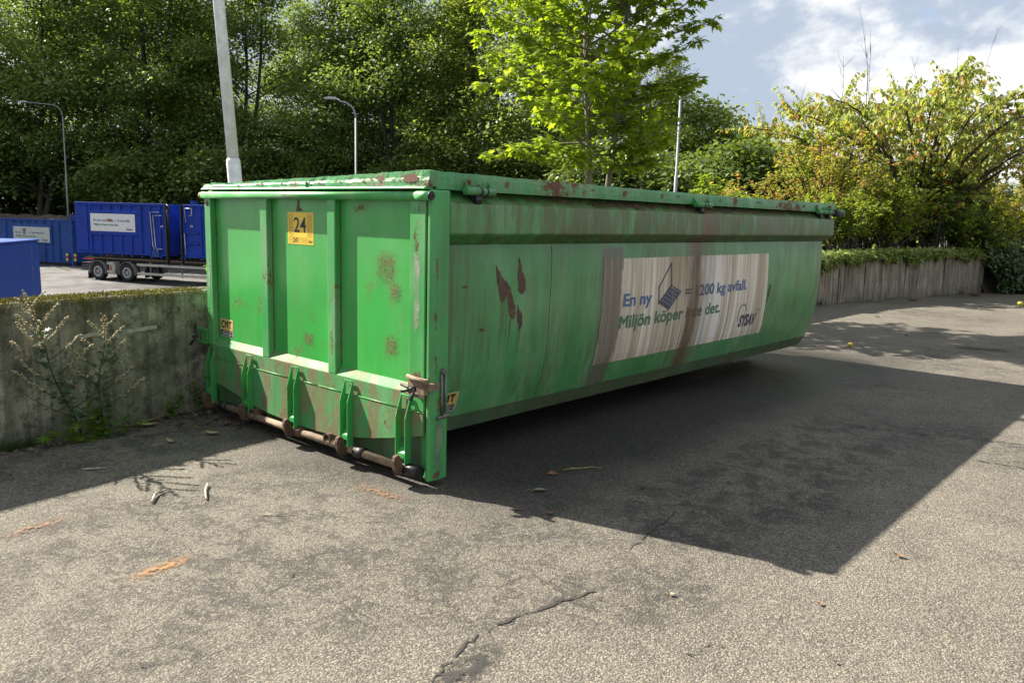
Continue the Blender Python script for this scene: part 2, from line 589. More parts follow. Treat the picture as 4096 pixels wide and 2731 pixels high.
def side_text(s, y0, z0, w, h, mat, parent, bold=0.012, shear=0.0, name='lettering', slope=0.0):
    vs, fs = text_fit(s, w, h, bold, shear)
    b = MB()
    b.add([(side_x(z0 + v[1]) + 0.0062, y0 + v[0], z0 + v[1] + v[0] * slope) for v in vs], fs)
    return b.build(name, mat, parent)


def side_shape(pts, mat, parent, name, off=0.0062):
    b = MB()
    b.add([(side_x(zz) + off, yy, zz) for yy, zz in pts], [tuple(range(len(pts)))])
    return b.build(name, mat, parent)


side_text('En ny', 2.11, 0.905, 0.41, 0.132, BLUEL, banner, 0.026)
side_text('= 1200 kg avfall.', 3.05, 0.925, 1.17, 0.132, BLUEL, banner, 0.024, slope=0.012)
side_text('Miljön köper inte det.', 2.08, 0.725, 1.64, 0.142, GREENL, banner, 0.026, 0.0, slope=0.012)
# laptop picture
lap = MB()


def quadstrip(pa, pb, w):
    a, c2 = Vector((pa[0], pa[1])), Vector((pb[0], pb[1]))
    d = (c2 - a).normalized()
    n_ = Vector((-d.y, d.x)) * w / 2
    a = a - d * w / 2
    c2 = c2 + d * w / 2
    return [(a.x + n_.x, a.y + n_.y), (a.x - n_.x, a.y - n_.y), (c2.x - n_.x, c2.y - n_.y), (c2.x + n_.x, c2.y + n_.y)]


A_, B_, C_, D_, E_, F_ = (2.79, 1.255), (2.615, 1.065), (2.63, 0.935), (2.81, 1.075), (2.98, 1.015), (2.795, 0.865)
for i, (pa, pb) in enumerate(((A_, B_), (B_, C_), (C_, D_), (D_, A_))):
    pts = quadstrip(pa, pb, 0.016)
    lap.add([(side_x(zz) + 0.0058 + 0.0001 * i, yy, zz) for yy, zz in pts], [(0, 1, 2, 3)])
lap.add([(side_x(zz) + 0.0065, yy, zz) for yy, zz in (D_, E_, F_, C_)], [(0, 1, 2, 3)])
laptop = lap.build('laptop_picture', mat_letters('slate_lettering', (0.045, 0.055, 0.085)), banner)
keys = MB()
for i in range(4):
    for j in range(5):
        u, v = (i + 0.7) / 4.6, (j + 0.7) / 5.6
        py = D_[0] + (E_[0] - D_[0]) * u + (C_[0] - D_[0]) * v
        pz = D_[1] + (E_[1] - D_[1]) * u + (C_[1] - D_[1]) * v
        for (ay, az, by, bz) in ((-0.012, 0, 0.012, 0.004), (0.008, 0, 0.012, 0.014)):
            keys.add([(side_x(pz) + 0.0078, py + ay, pz + az), (side_x(pz) + 0.0078, py + by, pz + az), (side_x(pz) + 0.0078, py + by, pz + bz), (side_x(pz) + 0.0078, py + ay, pz + bz)], [(0, 1, 2, 3)])
keys.build('key_marks', WHITEG, laptop)


def logo_shapes(w, h):
    """slanted stencil SYSAV word with an arc: list of polygons in (u, v) and a text"""
    vs, fs = text_fit('SYSAV', w * 0.82, h * 0.52, 0.045, 0.25)
    vs = [(u + w * 0.12, v) for u, v in vs]
    polys = []
    cx, cy, r = w * 0.22, h * 0.52, h * 0.46
    a0, a1, n = R(20), R(215), 22
    for i in range(n):
        t0, t1 = a0 + (a1 - a0) * i / n, a0 + (a1 - a0) * (i + 1) / n
        ro, ri = r, r - h * 0.045
        polys.append([(cx + ro * 0.8 * math.cos(t0), cy + ro * math.sin(t0)), (cx + ro * 0.8 * math.cos(t1), cy + ro * math.sin(t1)),
                      (cx + ri * 0.8 * math.cos(t1), cy + ri * math.sin(t1)), (cx + ri * 0.8 * math.cos(t0), cy + ri * math.sin(t0))])
    polys.append([(w * 0.9, h * 0.60), (w * 1.08, h * 0.66), (w * 1.08, h * 0.69), (w * 0.9, h * 0.64)])
    return vs, fs, polys


vs, fs, polys = logo_shapes(0.46, 0.235)
b = MB()
f3 = lambda u, v: (side_x(0.60 + v) + 0.0062, 4.10 + u, 0.60 + v)
b.add([f3(*v) for v in vs], fs)
for pl_ in polys:
    b.add([f3(*v) for v in pl_], [tuple(range(len(pl_)))])
b.build('logo', mat_letters('dark_lettering', (0.035, 0.05, 0.085)), banner)

# ---- door
door = MB()
door.box(0.03, 2.49, 0.045, 0.075, 0.56, 1.70)
door = door.build('door', G_panel, BIN)
for x0, x1 in ((0.772, 0.862), (1.570, 1.655)):
    MB().prism([(0.0, 1.682), (0.0, 0.556), (0.046, 0.604), (0.046, 1.682)], x0, x1, 0).build('rib', G_frame, door, 0.006)
MB().prism([(0.0, 1.68), (0.0, 0.55), (0.046, 0.605), (0.046, 1.68)], -0.012, 0.078, 0).build('stile', G_frame, door, 0.006)
MB().box(2.375, 2.507, 0.0, 0.022, 0.458, 1.68).build('stile', G_frame, door, 0.005)
MB().box(2.45, 2.5165, 0.0225, 0.046, 0.66, 1.66).build('seal', BLACKR, door)
MB().box(2.45, 2.5165, 0.0225, 0.046, 0.33, 0.6595).build('seal', RUSTM, door)
lb = MB()
lb.prism([(0.0445, 0.607), (0.0015, 0.5565), (0.0015, 0.452), (0.0445, 0.452)], 0.035, 2.374, 0)
ledge = lb.build('ledge', G_low, door, 0.004)
LOW = [(0.02, 0.4515), (2.507, 0.456), (2.507, 0.318), (2.38, 0.29), (2.237, 0.252), (2.04, 0.21), (1.858, 0.178), (1.676, 0.148), (1.46, 0.138), (1.25, 0.135), (1.067, 0.141),
       (0.86, 0.15), (0.67, 0.166), (0.456, 0.203), (0.29, 0.235), (0.123, 0.258), (0.02, 0.288)]
MB().prism(LOW, -0.007, 0.012, 1).build('lower_plate', G_low, door, 0.002)
# beads of weld along the seam
for x0, x1 in ((0.12, 0.56), (0.66, 1.155), (1.255, 1.46), (1.475, 1.757), (1.86, 2.30), (2.415, 2.50)):
    MB().tube([(x0, -0.0072, 0.4555), ((x0 + x1) / 2, -0.0078, 0.4565), (x1, -0.0072, 0.456)], 0.003, 6).build('weld_seam', G_fin, door)
for k in (0.08, 0.865, 1.658):
    pts = [(k + 0.003 * math.sin(i * 1.7), 0.0425, 0.62 + i * 0.026) for i in range(41)]
    MB().tube(pts, [0.0025 + 0.0018 * rng.random() for _ in pts], 5).build('weld_seam', SCAR, door)
rail = MB().tube([(-0.02, -0.004, 1.702), (2.43, -0.004, 1.702)], 0.026, 16).build('hinge_pipe', G_frame, door)
MB().tube([(2.43, -0.006, 1.702), (2.4625, -0.024, 1.702)], 0.0235, 16).build('hinge_collar', DARKM, rail)
MB().tube([(2.462, -0.026, 1.702), (2.576, -0.026, 1.702)], 0.026, 16).build('hinge_barrel', G_frame, rail)
hp = MB().tube([(2.576, -0.026, 1.702), (2.585, -0.026, 1.702)], 0.0255, 16)
hp.ring((2.587, -0.026, 1.702), (1, 0, 0), 0.006, 0.016, 0.006, 12)
hp.build('hinge_pin', DARKM, rail)
MB().tube([(-0.02, -0.004, 1.702), (-0.055, -0.004, 1.702)], 0.022, 14).build('hinge_pin', RUSTL, rail)

# brackets with plates, and the hooks of the locking bar
for xl, xr in ((0.026, 0.111), (0.566, 0.651), (1.163, 1.248), (1.765, 1.850), (2.314, 2.407)):
    b = MB()
    for xx in (xl, xr - 0.008):
        b.prism([(-0.0075, 0.545), (-0.012, 0.545), (-0.054, 0.41), (-0.054, 0.118), (-0.048, 0.095), (-0.0075, 0.095)], xx, xx + 0.008, 0)
    b.box(xl + 0.008, xr - 0.008, -0.0165, -0.0075, 0.536, 0.545)
    br = b.build('bracket', G_fin, BIN, 0.0015)
    b = MB()
    b.prism([(-0.0075, 0.225), (-0.020, 0.222), (-0.050, 0.195), (-0.052, 0.16), (-0.0075, 0.155)], xl + 0.0085, xr - 0.0085, 0)
    b.build('stop_block', G_fin, br, 0.006)
    MB().tube([(xl + 0.0085, -0.036, 0.112), (xr + 0.014, -0.036, 0.112)], 0.009, 8).build('pivot_pin', RUSTL, br)
lock = MB()
lock.tube([(0.18, -0.022, 0.098), (2.34, -0.022, 0.098)], 0.026, 14)
lock = lock.build('locking_bar', RUSTL, BIN)
for x0, x1, mt, rr in ((0.205, 0.30, DARKM, 0.036), (1.20, 1.31, RUSTM, 0.036), (1.90, 1.985, DARKM, 0.037), (2.36, 2.50, DARKM, 0.04)):
    MB().tube([(x0, -0.022, 0.098), (x1, -0.022, 0.098)], rr, 14).build('collar', mt, lock)
for xr in (0.080, 0.615, 1.200, 1.800, 2.360):
    pr = [(0.005, 0.125), (-0.045, 0.125), (-0.060, 0.138), (-0.066, 0.160), (-0.074, 0.184), (-0.092, 0.196), (-0.112, 0.186), (-0.120, 0.160), (-0.112, 0.110), (-0.098, 0.076), (-0.07, 0.066), (0.005, 0.066)]
    MB().prism(pr, xr, xr + 0.030, 0).build('hook', RUSTM, lock, 0.004)
# stubs of drain pipe, cross beam, rollers, skids under the tank
for xx in (0.69, 1.615):
    b = MB().ring((xx, 0.0, 0.125), (0, 1, 0), 0.030, 0.036, 0.10, 18)
    b.build('drain_pipe', RUSTM, BIN)
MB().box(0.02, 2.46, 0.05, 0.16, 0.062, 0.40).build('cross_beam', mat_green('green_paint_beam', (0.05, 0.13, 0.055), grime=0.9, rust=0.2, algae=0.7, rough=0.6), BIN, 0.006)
for xa, xb in ((0.25, 0.66), (1.84, 2.25)):
    b = MB().tube([(xa, 0.13, 0.078), (xb, 0.13, 0.078)], 0.078, 22)
    b.box(xa - 0.03, xa - 0.004, 0.06, 0.2, 0.04, 0.24)
    b.box(xb + 0.004, xb + 0.03, 0.06, 0.2, 0.04, 0.24)
    b.build('roller', RUSTM, BIN)
for xa in (0.70, 1.68):
    MB().box(xa, xa + 0.12, 0.17, 5.9, 0.05, 0.221).build('skid', RUSTM, BIN, 0.005)
# posts
p = MB().box(2.517, 2.5535, 0.003, 0.150, 0.042, 1.738).build('post', G_post, BIN, 0.012)
MB().box(2.44, 2.5168, 0.047, 0.150, 0.043, 1.73).build('post_web', G_post, p)
MB().box(-0.05, 0.095, 0.048, 0.15, 0.042, 1.738).build('post', G_post, BIN, 0.012)
# lid with its dented rim
b = MB()
nx = 44
ZT = lambda xx, yy: 1.782 + 0.063 * min(1, max(0, xx / 2.5)) if yy < 0.1 else 1.842 - 0.045 * max(0, 1 - yy / 3.5) * max(0, 1 - xx / 2.5) - 0.006
rim = []
for i in range(nx + 1):
    xx = -0.015 + 2.545 * i / nx
    zt = ZT(xx, 0.0) + rng.uniform(-0.0035, 0.0035)
    yj = rng.uniform(-0.0025, 0.0025)
    rim.append([(xx, -0.006 + yj, 1.757), (xx, -0.004 + yj, 1.757 + (zt - 1.757) * 0.35), (xx, 0.004 + yj * 2, 1.757 + (zt - 1.757) * 0.6), (xx, 0.006 + yj, zt), (xx, 0.06, zt + 0.002), (xx, 0.06, 1.757)])
vs = [p for r_ in rim for p in r_]
fs = [(i * 6 + j, i * 6 + (j + 1) % 6, (i + 1) * 6 + (j + 1) % 6, (i + 1) * 6 + j) for i in range(nx) for j in range(6)]
fs += [tuple(range(6))[::-1], tuple(nx * 6 + j for j in range(6))]
lid = b.add(vs, fs).build('lid', G_lid, BIN)
MB().prism([(-0.006, 1.7565), (-0.020, 1.748), (-0.020, 1.7395), (0.05, 1.7395), (0.05, 1.7565)], -0.02, 2.515, 0).build('lid_flange', G_frame, lid, 0.003)
MB().prism([(-0.016, 1.758), (-0.011, 1.792), (-0.004, 1.795), (-0.004, 1.758)], 1.355, 1.363, 0).build('lid_bracket', G_lid, lid)
# side and front beams of the lid
b = MB()
ny = 90
rim = []
for i in range(ny + 1):
    yy = 0.0605 + (6.12 - 0.0605) * i / ny
    zt = 1.843 - 0.012 * math.sin(math.pi * i / ny) + rng.uniform(-0.0022, 0.0022)
    xj = rng.uniform(-0.0015, 0.0015)
    rim.append([(2.528 + xj, yy, 1.742 + rng.uniform(-0.001, 0.001)), (2.530 + xj * 2, yy, 1.775), (2.528 + xj, yy, 1.81), (2.522 + xj, yy, zt), (2.45, yy, zt + 0.002), (2.45, yy, 1.742)])
vs = [p for r_ in rim for p in r_]
fs = [(i * 6 + j, i * 6 + (j + 1) % 6, (i + 1) * 6 + (j + 1) % 6, (i + 1) * 6 + j) for i in range(ny) for j in range(6)]
fs += [tuple(range(6))[::-1], tuple(ny * 6 + j for j in range(6))]
b.add(vs, fs).build('lid_rail', G_lid, lid)
MB().box(0.06, 2.4495, 6.05, 6.12, 1.742, 1.842).build('lid_rail', G_lid, lid)
MB().prism([(0.0605, 1.80), (6.12, 1.842), (6.12, 1.742), (0.0605, 1.742)], -0.015, 0.0595, 0).build('lid_rail', G_lid, lid)
MB().add([(0.06, 0.06, 1.765), (2.45, 0.06, 1.80), (2.45, 6.05, 1.80), (0.06, 6.05, 1.80)], [(0, 1, 2, 3)]).build('lid_sheet', G_lid, lid)
MB().box(0.1, 2.42, 0.25, 6.0, 1.725, 1.7405).build('lid_gasket', BLACKR, lid)
# hinge barrels on the lid's side
for ya, yb, sc in ((0.26, 0.50, 1.0), (2.93, 3.20, 0.92), (5.56, 5.78, 0.9), (5.83, 5.98, 1.0)):
    xx = 2.560
    hb = MB().tube([(xx, ya, 1.742), (xx, yb, 1.742)], 0.024 * sc, 14).build('lid_hinge', G_lid, lid)
    b = MB().tube([(xx, ya - 0.008, 1.742), (xx, ya, 1.742)], 0.017 * sc, 12)
    b.build('hinge_pin', G_fin, hb)
    ym = (ya + yb) / 2
    b = MB()
    b.ring((xx, ym, 1.742), (0, 1, 0), 0.0235 * sc, 0.0262 * sc, 0.02, 14)
    b.ring((xx, ym + 0.05, 1.742), (0, 1, 0), 0.0235 * sc, 0.0262 * sc, 0.014, 14)
    b.prism([(2.50, 1.735), (2.556, 1.728), (2.562, 1.69), (2.545, 1.665), (2.52, 1.684)], ym - 0.03, ym + 0.022, 1)
    b.build('hinge_grease', DARKM, hb)
    for yy in (ya + 0.02, yb - 0.02):
        MB().prism([(2.531, 1.80), (2.575, 1.745), (2.56, 1.735), (2.531, 1.735)], yy - 0.003, yy + 0.003, 1).build('hinge_leaf', G_fin, hb)
MB().tube([(2.565, 6.0, 1.738), (2.565, 6.20, 1.738)], 0.038, 16).build('rope_roller', DARKM, BIN)
MB().tube([(2.565, 6.20, 1.738), (2.565, 6.225, 1.738)], 0.042, 16).build('rope_roller', G_fin, BIN)
# litter of old leaves caught under the lid
m, q, out = new_mat('dead_leaf')
P = coords(q)
c = q.mix(q.noise(P, 14, 3), (0.045, 0.028, 0.018), (0.17, 0.12, 0.075))
finish(q, out, c, 0.8)
DEADLEAF = m
b = MB()
for k in range(110):
    yy = rng.choice([rng.uniform(1.5, 2.1), rng.uniform(1.5, 2.9), rng.uniform(3.3, 3.7), rng.uniform(0.3, 6)])
    xx = rng.uniform(2.50, 2.535)
    zz = 1.742 - (xx - 2.44) * 0.63 + 0.004
    a, l, w = rng.uniform(0, 6.28), rng.uniform(0.02, 0.06), rng.uniform(0.006, 0.02)
    dx, dy = math.cos(a) * l / 2, math.sin(a) * l / 2
    b.add([(xx - dx * .4, yy - dy, zz + .002), (xx + w / 2, yy + .2 * dy, zz + rng.uniform(0.004, .018)), (xx + dx * .4, yy + dy, zz + .003), (xx - w / 2, yy - .1 * dy, zz + rng.uniform(.003, .012))], [(0, 1, 2, 3)])
litter = b.build('leaf_litter', DEADLEAF)
tag(litter, 'strip of dead brown leaves caught under the green lid edge', 'leaf litter', kind='stuff')
# flaked bare rust under the lid edge
b = MB()
for (ya, yb, dp) in ((1.72, 1.98, .035), (2.03, 2.22, .05), (2.26, 2.48, .03), (2.6, 2.86, .045), (2.90, 3.2, .06), (3.45, 3.75, .045), (3.8, 4.3, .035), (4.5, 4.9, .03), (1.2, 1.4, .02), (0.9, 1.0, .015)):
    n = 12
    top = [(2.47, ya + (yb - ya) * i / n) for i in range(n + 1)]
    bot = [(2.485 + dp * math.sin(math.pi * i / n) ** .5 * rng.uniform(0.6, 1.0), ya + (yb - ya) * i / n) for i in range(n + 1)]
    lift = lambda xx: 1.742 - (xx - 2.44) * 0.7097 + 0.0025
    vs = [(xx, yy, lift(xx)) for xx, yy in top] + [(xx, yy, lift(xx)) for xx, yy in bot]
    MB().add(vs, [(i, i + 1, n + 2 + i, n + 1 + i) for i in range(n)]).build('rust_scar', SCAR, band)

# latches
lat = MB()
lat.tube([(2.425, -0.055, 0.672), (2.60, -0.055, 0.655)], 0.013, 8)
lat.tube([(2.425, -0.055, 0.580), (2.56, -0.055, 0.565)], 0.013, 8)
lat.box(2.425, 2.56, -0.05, -0.012, 0.575, 0.665)
lat.box(2.55, 2.585, -0.03, 0.05, 0.60, 0.64)
lat = lat.build('latch', RUSTL, BIN)
sc_ = MB()
sc_.tube([(2.405, -0.085, 0.625), (2.52, -0.085, 0.607)], 0.010, 8)
sc_.tube([(2.52, -0.075, 0.607), (2.455, -0.13, 0.600)], 0.010, 8)
sc_.tube([(2.52, -0.085, 0.612), (2.53, -0.12, 0.555)], 0.011, 8)
sc_.tube([(2.505, -0.07, 0.61), (2.505, -0.11, 0.605)], 0.018, 8)
sc_.build('latch_screw', DARKM, lat)
bar = MB()
bar.tube([(2.562, 0.088, 0.685), (2.564, 0.092, 0.43)], 0.009, 8)
bar.tube([(2.562, 0.116, 0.68), (2.564, 0.119, 0.45)], 0.007, 8)
bar.tube([(2.562, 0.055, 0.425), (2.562, 0.152, 0.432)], 0.012, 8)
bar.tube([(2.545, 0.102, 0.70), (2.575, 0.102, 0.698)], 0.017, 10)
bar.build('latch_bar', GREYM, BIN)
lat = MB()
lat.box(-0.13, 0.005, -0.03, 0.0, 0.655, 0.672)
lat.box(-0.13, 0.005, -0.03, 0.0, 0.555, 0.568)
lat.box(-0.10, -0.01, -0.012, 0.0, 0.568, 0.655)
lat = lat.build('latch', G_fin, BIN, 0.003)
sc_ = MB()
sc_.tube([(-0.16, -0.04, 0.69), (-0.08, -0.055, 0.60)], 0.009, 8)
sc_.tube([(-0.08, -0.055, 0.61), (-0.145, -0.09, 0.535)], 0.009, 8)
sc_.tube([(-0.15, -0.06, 0.598), (-0.08, -0.055, 0.605)], 0.009, 8)
sc_.build('latch_screw', DARKM, lat)


# ---- stickers
def front_text(s, x0, z0, w, h, y, mat, parent, name='lettering', bold=0.0, shear=0.0):
    vs, fs = text_fit(s, w, h, bold, shear)
    return MB().add([(x0 + u, y, z0 + v) for u, v in vs], fs).build(name, mat, parent)


def frame_rect(b, x0, x1, z0, z1, t, y):
    for (a, c, d, e) in ((x0, x1, z0, z0 + t), (x0, x1, z1 - t, z1), (x0, x0 + t, z0 + t, z1 - t), (x1 - t, x1, z0 + t, z1 - t)):
        b.add([(a, y, d), (c, y, d), (c, y, e), (a, y, e)], [(0, 1, 2, 3)])


SX0, SX1, SZ0, SZ1, SY = 1.058, 1.360, 1.378, 1.592, 0.0435
st = MB().box(SX0, SX1, SY, 0.0447, SZ0, SZ1).build('inspection_sticker', YEL, BIN)
sw, sh = SX1 - SX0, SZ1 - SZ0
front_text('24', SX0 + 0.25 * sw, SZ0 + 0.375 * sh, 0.475 * sw, 0.475 * sh, SY - 0.0012, INK, st, 'number', 0.012)
b = MB()
MON = (('JAN', .04, .79), ('FEB', .04, .61), ('MARS', .04, .43), ('APRIL', .04, .25), ('MAJ', .04, .06), ('JUNI', .225, .06), ('JULI', .41, .06), ('AUG', .595, .06),
       ('SEPT', .78, .25), ('OKT', .78, .43), ('NOV', .78, .61), ('DEC', .78, .79))
for mo, fx, fz in MON:
    x0, z0 = SX0 + fx * sw, SZ0 + fz * sh
    frame_rect(b, x0, x0 + 0.165 * sw, z0, z0 + 0.15 * sh, 0.0018, SY - 0.0012)
    if mo != 'JUNI':
        vs, fs = text_fit(mo, 0.11 * sw, 0.045 * sh)
        b.add([(x0 + 0.028 * sw + u, SY - 0.0014, z0 + 0.052 * sh + v) for u, v in vs], fs)
    else:
        for s in (1, -1):
            pts = quadstrip((x0 + 0.005 * sw, z0 + (0.01 if s > 0 else 0.14) * sh), (x0 + 0.16 * sw, z0 + (0.14 if s > 0 else 0.01) * sh), 0.0065)
            b.add([(u, SY - 0.0016 - 0.0002 * s, v) for u, v in pts], [(0, 1, 2, 3)])
vs, fs, polys = logo_shapes(0.18 * sw, 0.13 * sh)
b.add([(SX0 + 0.79 * sw + u, SY - 0.0014, SZ0 + 0.065 * sh + v) for u, v in vs], fs)
for pl_ in polys:
    b.add([(SX0 + 0.79 * sw + u, SY - 0.0015, SZ0 + 0.065 * sh + v) for u, v in pl_], [tuple(range(len(pl_)))])
b.build('month_boxes', INK, st)
# rust drip over the sticker
b = MB()
b.add([(x_, 0.0436, z_) for x_, z_ in jag([(1.155, 1.598), (1.235, 1.598), (1.23, 1.615), (1.205, 1.62), (1.195, 1.67), (1.185, 1.685), (1.178, 1.66), (1.165, 1.62)], 0.004, 3)], [tuple(range(24))])
b.build('rust_scar', SCAR, door)


def maker_sticker(fn, w, h, parent):
    """yellow sticker with dark bars; fn(u, v, k) gives the point k layers above the surface"""
    def poly(pts, k):
        return MB().add([fn(u * w, v * h, k) for u, v in pts], [tuple(range(len(pts)))])
    s0 = poly([(0, 0.06), (0.9, 0), (1, 0.12), (1, 0.97), (0.06, 1), (0, 0.9)], 0).build('maker_sticker', WHITEG, parent)
    poly([(0.02, 0.40), (0.85, 0.33), (0.97, 0.45), (0.97, 0.95), (0.07, 0.98), (0.02, 0.9)], 1).build('sticker_field', YELD, s0)
    b = MB()
    for v0, v1 in ((0.335, 0.375), (0.19, 0.30), (0.04, 0.15)):
        b.add([fn(u * w, v * h, 1) for u, v in ((0.04, v0 + .02), (0.86, v0), (0.97, v1), (0.04, v1 + .02))], [(0, 1, 2, 3)])
    vs, fs = text_fit('CMT', 0.80 * w, 0.42 * h, 0.04)
    b.add([fn(0.07 * w + u, 0.48 * h + v, 2) for u, v in vs], fs)
    b.build('lettering', INK, s0)
    b = MB()
    for v0, n_ in ((0.225, 8), (0.075, 10)):
        for k in range(n_):
            u0 = 0.1 + 0.7 * k / n_
            b.add([fn(u * w, v * h, 2) for u, v in ((u0, v0), (u0 + 0.045, v0), (u0 + 0.045, v0 + 0.05), (u0, v0 + 0.05))], [(0, 1, 2, 3)])
    b.build('lettering', WHITEG, s0)


maker_sticker(lambda u, v, k: (0.105 + u, 0.0438 - 0.0007 * k, 0.622 + v), 0.19, 0.145, BIN)
maker_sticker(lambda u, v, k: (side_x(0.375 + v) + 0.004 + 0.0007 * k, 0.215 + u, 0.375 + v), 0.195, 0.135, BIN)


# ---- ragged rust patches and paint chips on door, lid and post


def mat_patch(name, col, thr, sc, soft=0.05, rough=0.85):
    m, q, out = new_mat(name)
    P = coords(q, 'Generated')
    Po = coords(q)
    nx_ = q.t.nodes.new('ShaderNodeUVMap')
    x, y, z = q.xyz(nx_.outputs[0])
    ex = q.m('MULTIPLY', q.win(x, 0.22, 0.78, 0.22), q.win(y, 0.22, 0.78, 0.22))
    nz_ = q.noise(Po, sc, 7, 0.72, 0.4)
    f = q.ss(q.m('ADD', nz_, q.m('MULTIPLY', q.m('SUBTRACT', ex, 1.0), 0.42)), thr, thr + soft)
    b = q.n('ShaderNodeBsdfPrincipled', {'Base Color': q.mix(q.noise(Po, 60, 3), tuple(v * .65 for v in col), tuple(v * 1.35 for v in col)), 'Roughness': rough})
    t = q.n('ShaderNodeBsdfTransparent', {})
    q.t.links.new(q.n('ShaderNodeMixShader', {0: f, 1: t, 2: b}), out.inputs[0])
    return m


PT_SOLID = mat_patch('rust_patch_solid', (0.115, 0.052, 0.030), 0.33, 24, 0.03)
PT_FLAKE = mat_patch('rust_patch_flaked', (0.11, 0.050, 0.028), 0.50, 38, 0.05)
PT_SPECK = mat_patch('rust_patch_speckled', (0.17, 0.105, 0.045), 0.40, 70, 0.22)
PT_DRIP = mat_patch('rust_drip', (0.16, 0.075, 0.035), 0.36, 7, 0.12)


def patch(p00, du, dv, mat, parent):
    p00, du, dv = Vector(p00), Vector(du), Vector(dv)
    o = MB().add([p00, p00 + du, p00 + du + dv, p00 + dv], [(0, 1, 2, 3)]).build('rust_patch', mat, parent)
    uv = o.data.uv_layers.new(name='UVMap')
    co = {0: (0, 0), 1: (1, 0), 2: (1, 1), 3: (0, 1)}
    for lp in o.data.loops:
        uv.data[lp.index].uv = co[lp.vertex_index]
    return o


DX, DZ = lambda w: (w, 0, 0), lambda h: (0, 0, h)
fy = 0.0432
for (x0, z0, w, h, mt, yy) in ((1.86, 1.02, .50, .52, PT_SPECK, fy), (2.05, .98, .30, .30, PT_SPECK, fy), (1.98, .62, .36, .36, PT_SPECK, fy), (1.12, .62, .34, .24, PT_SPECK, fy),
                               (0.09, .60, .06, .16, PT_SOLID, fy), (1.36, 1.40, .16, .09, PT_FLAKE, fy),
                               (2.36, 1.56, .16, .15, PT_FLAKE, -.0012), (2.36, 1.20, .14, .5, PT_FLAKE, -.0012), (2.37, .46, .14, .32, PT_SOLID, -.0012),
                               (0.772, 1.645, .09, .04, PT_FLAKE, -.0012), (-0.012, 1.60, .09, .08, PT_SOLID, -.0012), (-0.012, .56, .06, .4, PT_SPECK, -.0012),
                               (1.57, .56, .085, .4, PT_SPECK, -.0012)):
    patch((x0, yy, z0), DX(w), DZ(h), mt, door)
for (x0, w) in ((2.24, .28), (2.12, .26), (1.75, .5), (1.2, .5), (0.55, .5), (0.0, .4), (0.9, .45), (1.5, .4), (0.3, .4), (1.95, .3)):
    z1 = ZT(x0 + w / 2, 0.0)
    patch((x0, -.0105, 1.752), DX(w), (0, .008, (z1 - 1.752) * 1.02), PT_SOLID if x0 > 2.2 else PT_FLAKE, lid)
patch((2.25, -.0212, 1.738), DX(.26), DZ(.011), PT_SOLID, lid)
for (y0, w, h, mt) in ((.27, .07, .1, PT_DRIP), (.60, .10, .1, PT_DRIP), (.98, .10, .1, PT_DRIP), (1.38, .30, .1, PT_FLAKE), (1.9, .08, .1, PT_DRIP), (2.4, .10, .1, PT_DRIP), (.1, .5, .1, PT_FLAKE), (2.6, .2, .1, PT_FLAKE),
                       (3.3, .22, .1, PT_FLAKE), (3.9, .5, .1, PT_FLAKE), (4.6, .12, .1, PT_DRIP), (5.1, .3, .1, PT_FLAKE), (5.5, .16, .1, PT_SOLID), (5.85, .2, .1, PT_SOLID)):
    patch((2.5335, y0, 1.742), (0, w, 0), DZ(h), mt, lid)
for (y0, z0, w, h, mt) in ((.01, .045, .11, .07, PT_SOLID), (.015, .60, .07, .30, PT_FLAKE), (.02, .35, .11, .3, PT_SPECK), (.015, 1.1, .07, .4, PT_SPECK), (.015, .8, .06, .4, PT_FLAKE)):
    patch((2.5545, y0, z0), (0, w, 0), DZ(h), mt, BIN)

PT_GREY = mat_patch('greyed_paint', (0.13, 0.22, 0.115), 0.14, 5, 0.3, 0.5)
patch((2.5550, 0.012, 0.06), (0, .135, 0), DZ(.42), PT_GREY, BIN)
PT_GREY2 = mat_patch('chalked_paint', (0.30, 0.36, 0.24), 0.34, 4, 0.3, 0.5)
patch((2.376, -.0014, .62), DX(.13), DZ(1.0), PT_GREY2, door)
patch((-.011, -.0014, .62), DX(.088), DZ(1.0), PT_GREY2, door)

# ================================================================== ground
m, q, out = new_mat('asphalt')
P = coords(q)
x, y, z = q.xyz(P)
vor = q.n('ShaderNodeTexVoronoi', {'Vector': P, 'Scale': 124.0, 'Randomness': 1.0}, out=1)
vx, vy, vz = q.xyz(vor)
vd = q.n('ShaderNodeTexVoronoi', {'Vector': P, 'Scale': 124.0, 'Randomness': 1.0}, out=0)
big = q.noise(P, 0.55, 5, 0.6)
mid = q.noise(P, 3.2, 5, 0.62)
tone = q.ss(big, 0.3, 0.7)
c = q.mix(tone, (0.132, 0.121, 0.101), (0.190, 0.173, 0.142))
c = q.mix(q.ss(mid, 0.42, 0.72, 0, 0.5), c, (0.066, 0.061, 0.056))
stone = q.ss(vx, 0.42, 0.9)
c = q.mix(q.m('MULTIPLY', stone, 0.65), c, q.mix(vy, (0.28, 0.245, 0.18), (0.39, 0.355, 0.295)))
c = q.mix(q.ss(vd, 0.38, 0.72, 0, 0.6), c, (0.032, 0.029, 0.025))
gr = q.noise(P, 34, 5, 0.75)
c = q.mix(q.ss(gr, 0.50, 0.66, 0, 0.34), c, (0.040, 0.036, 0.031))
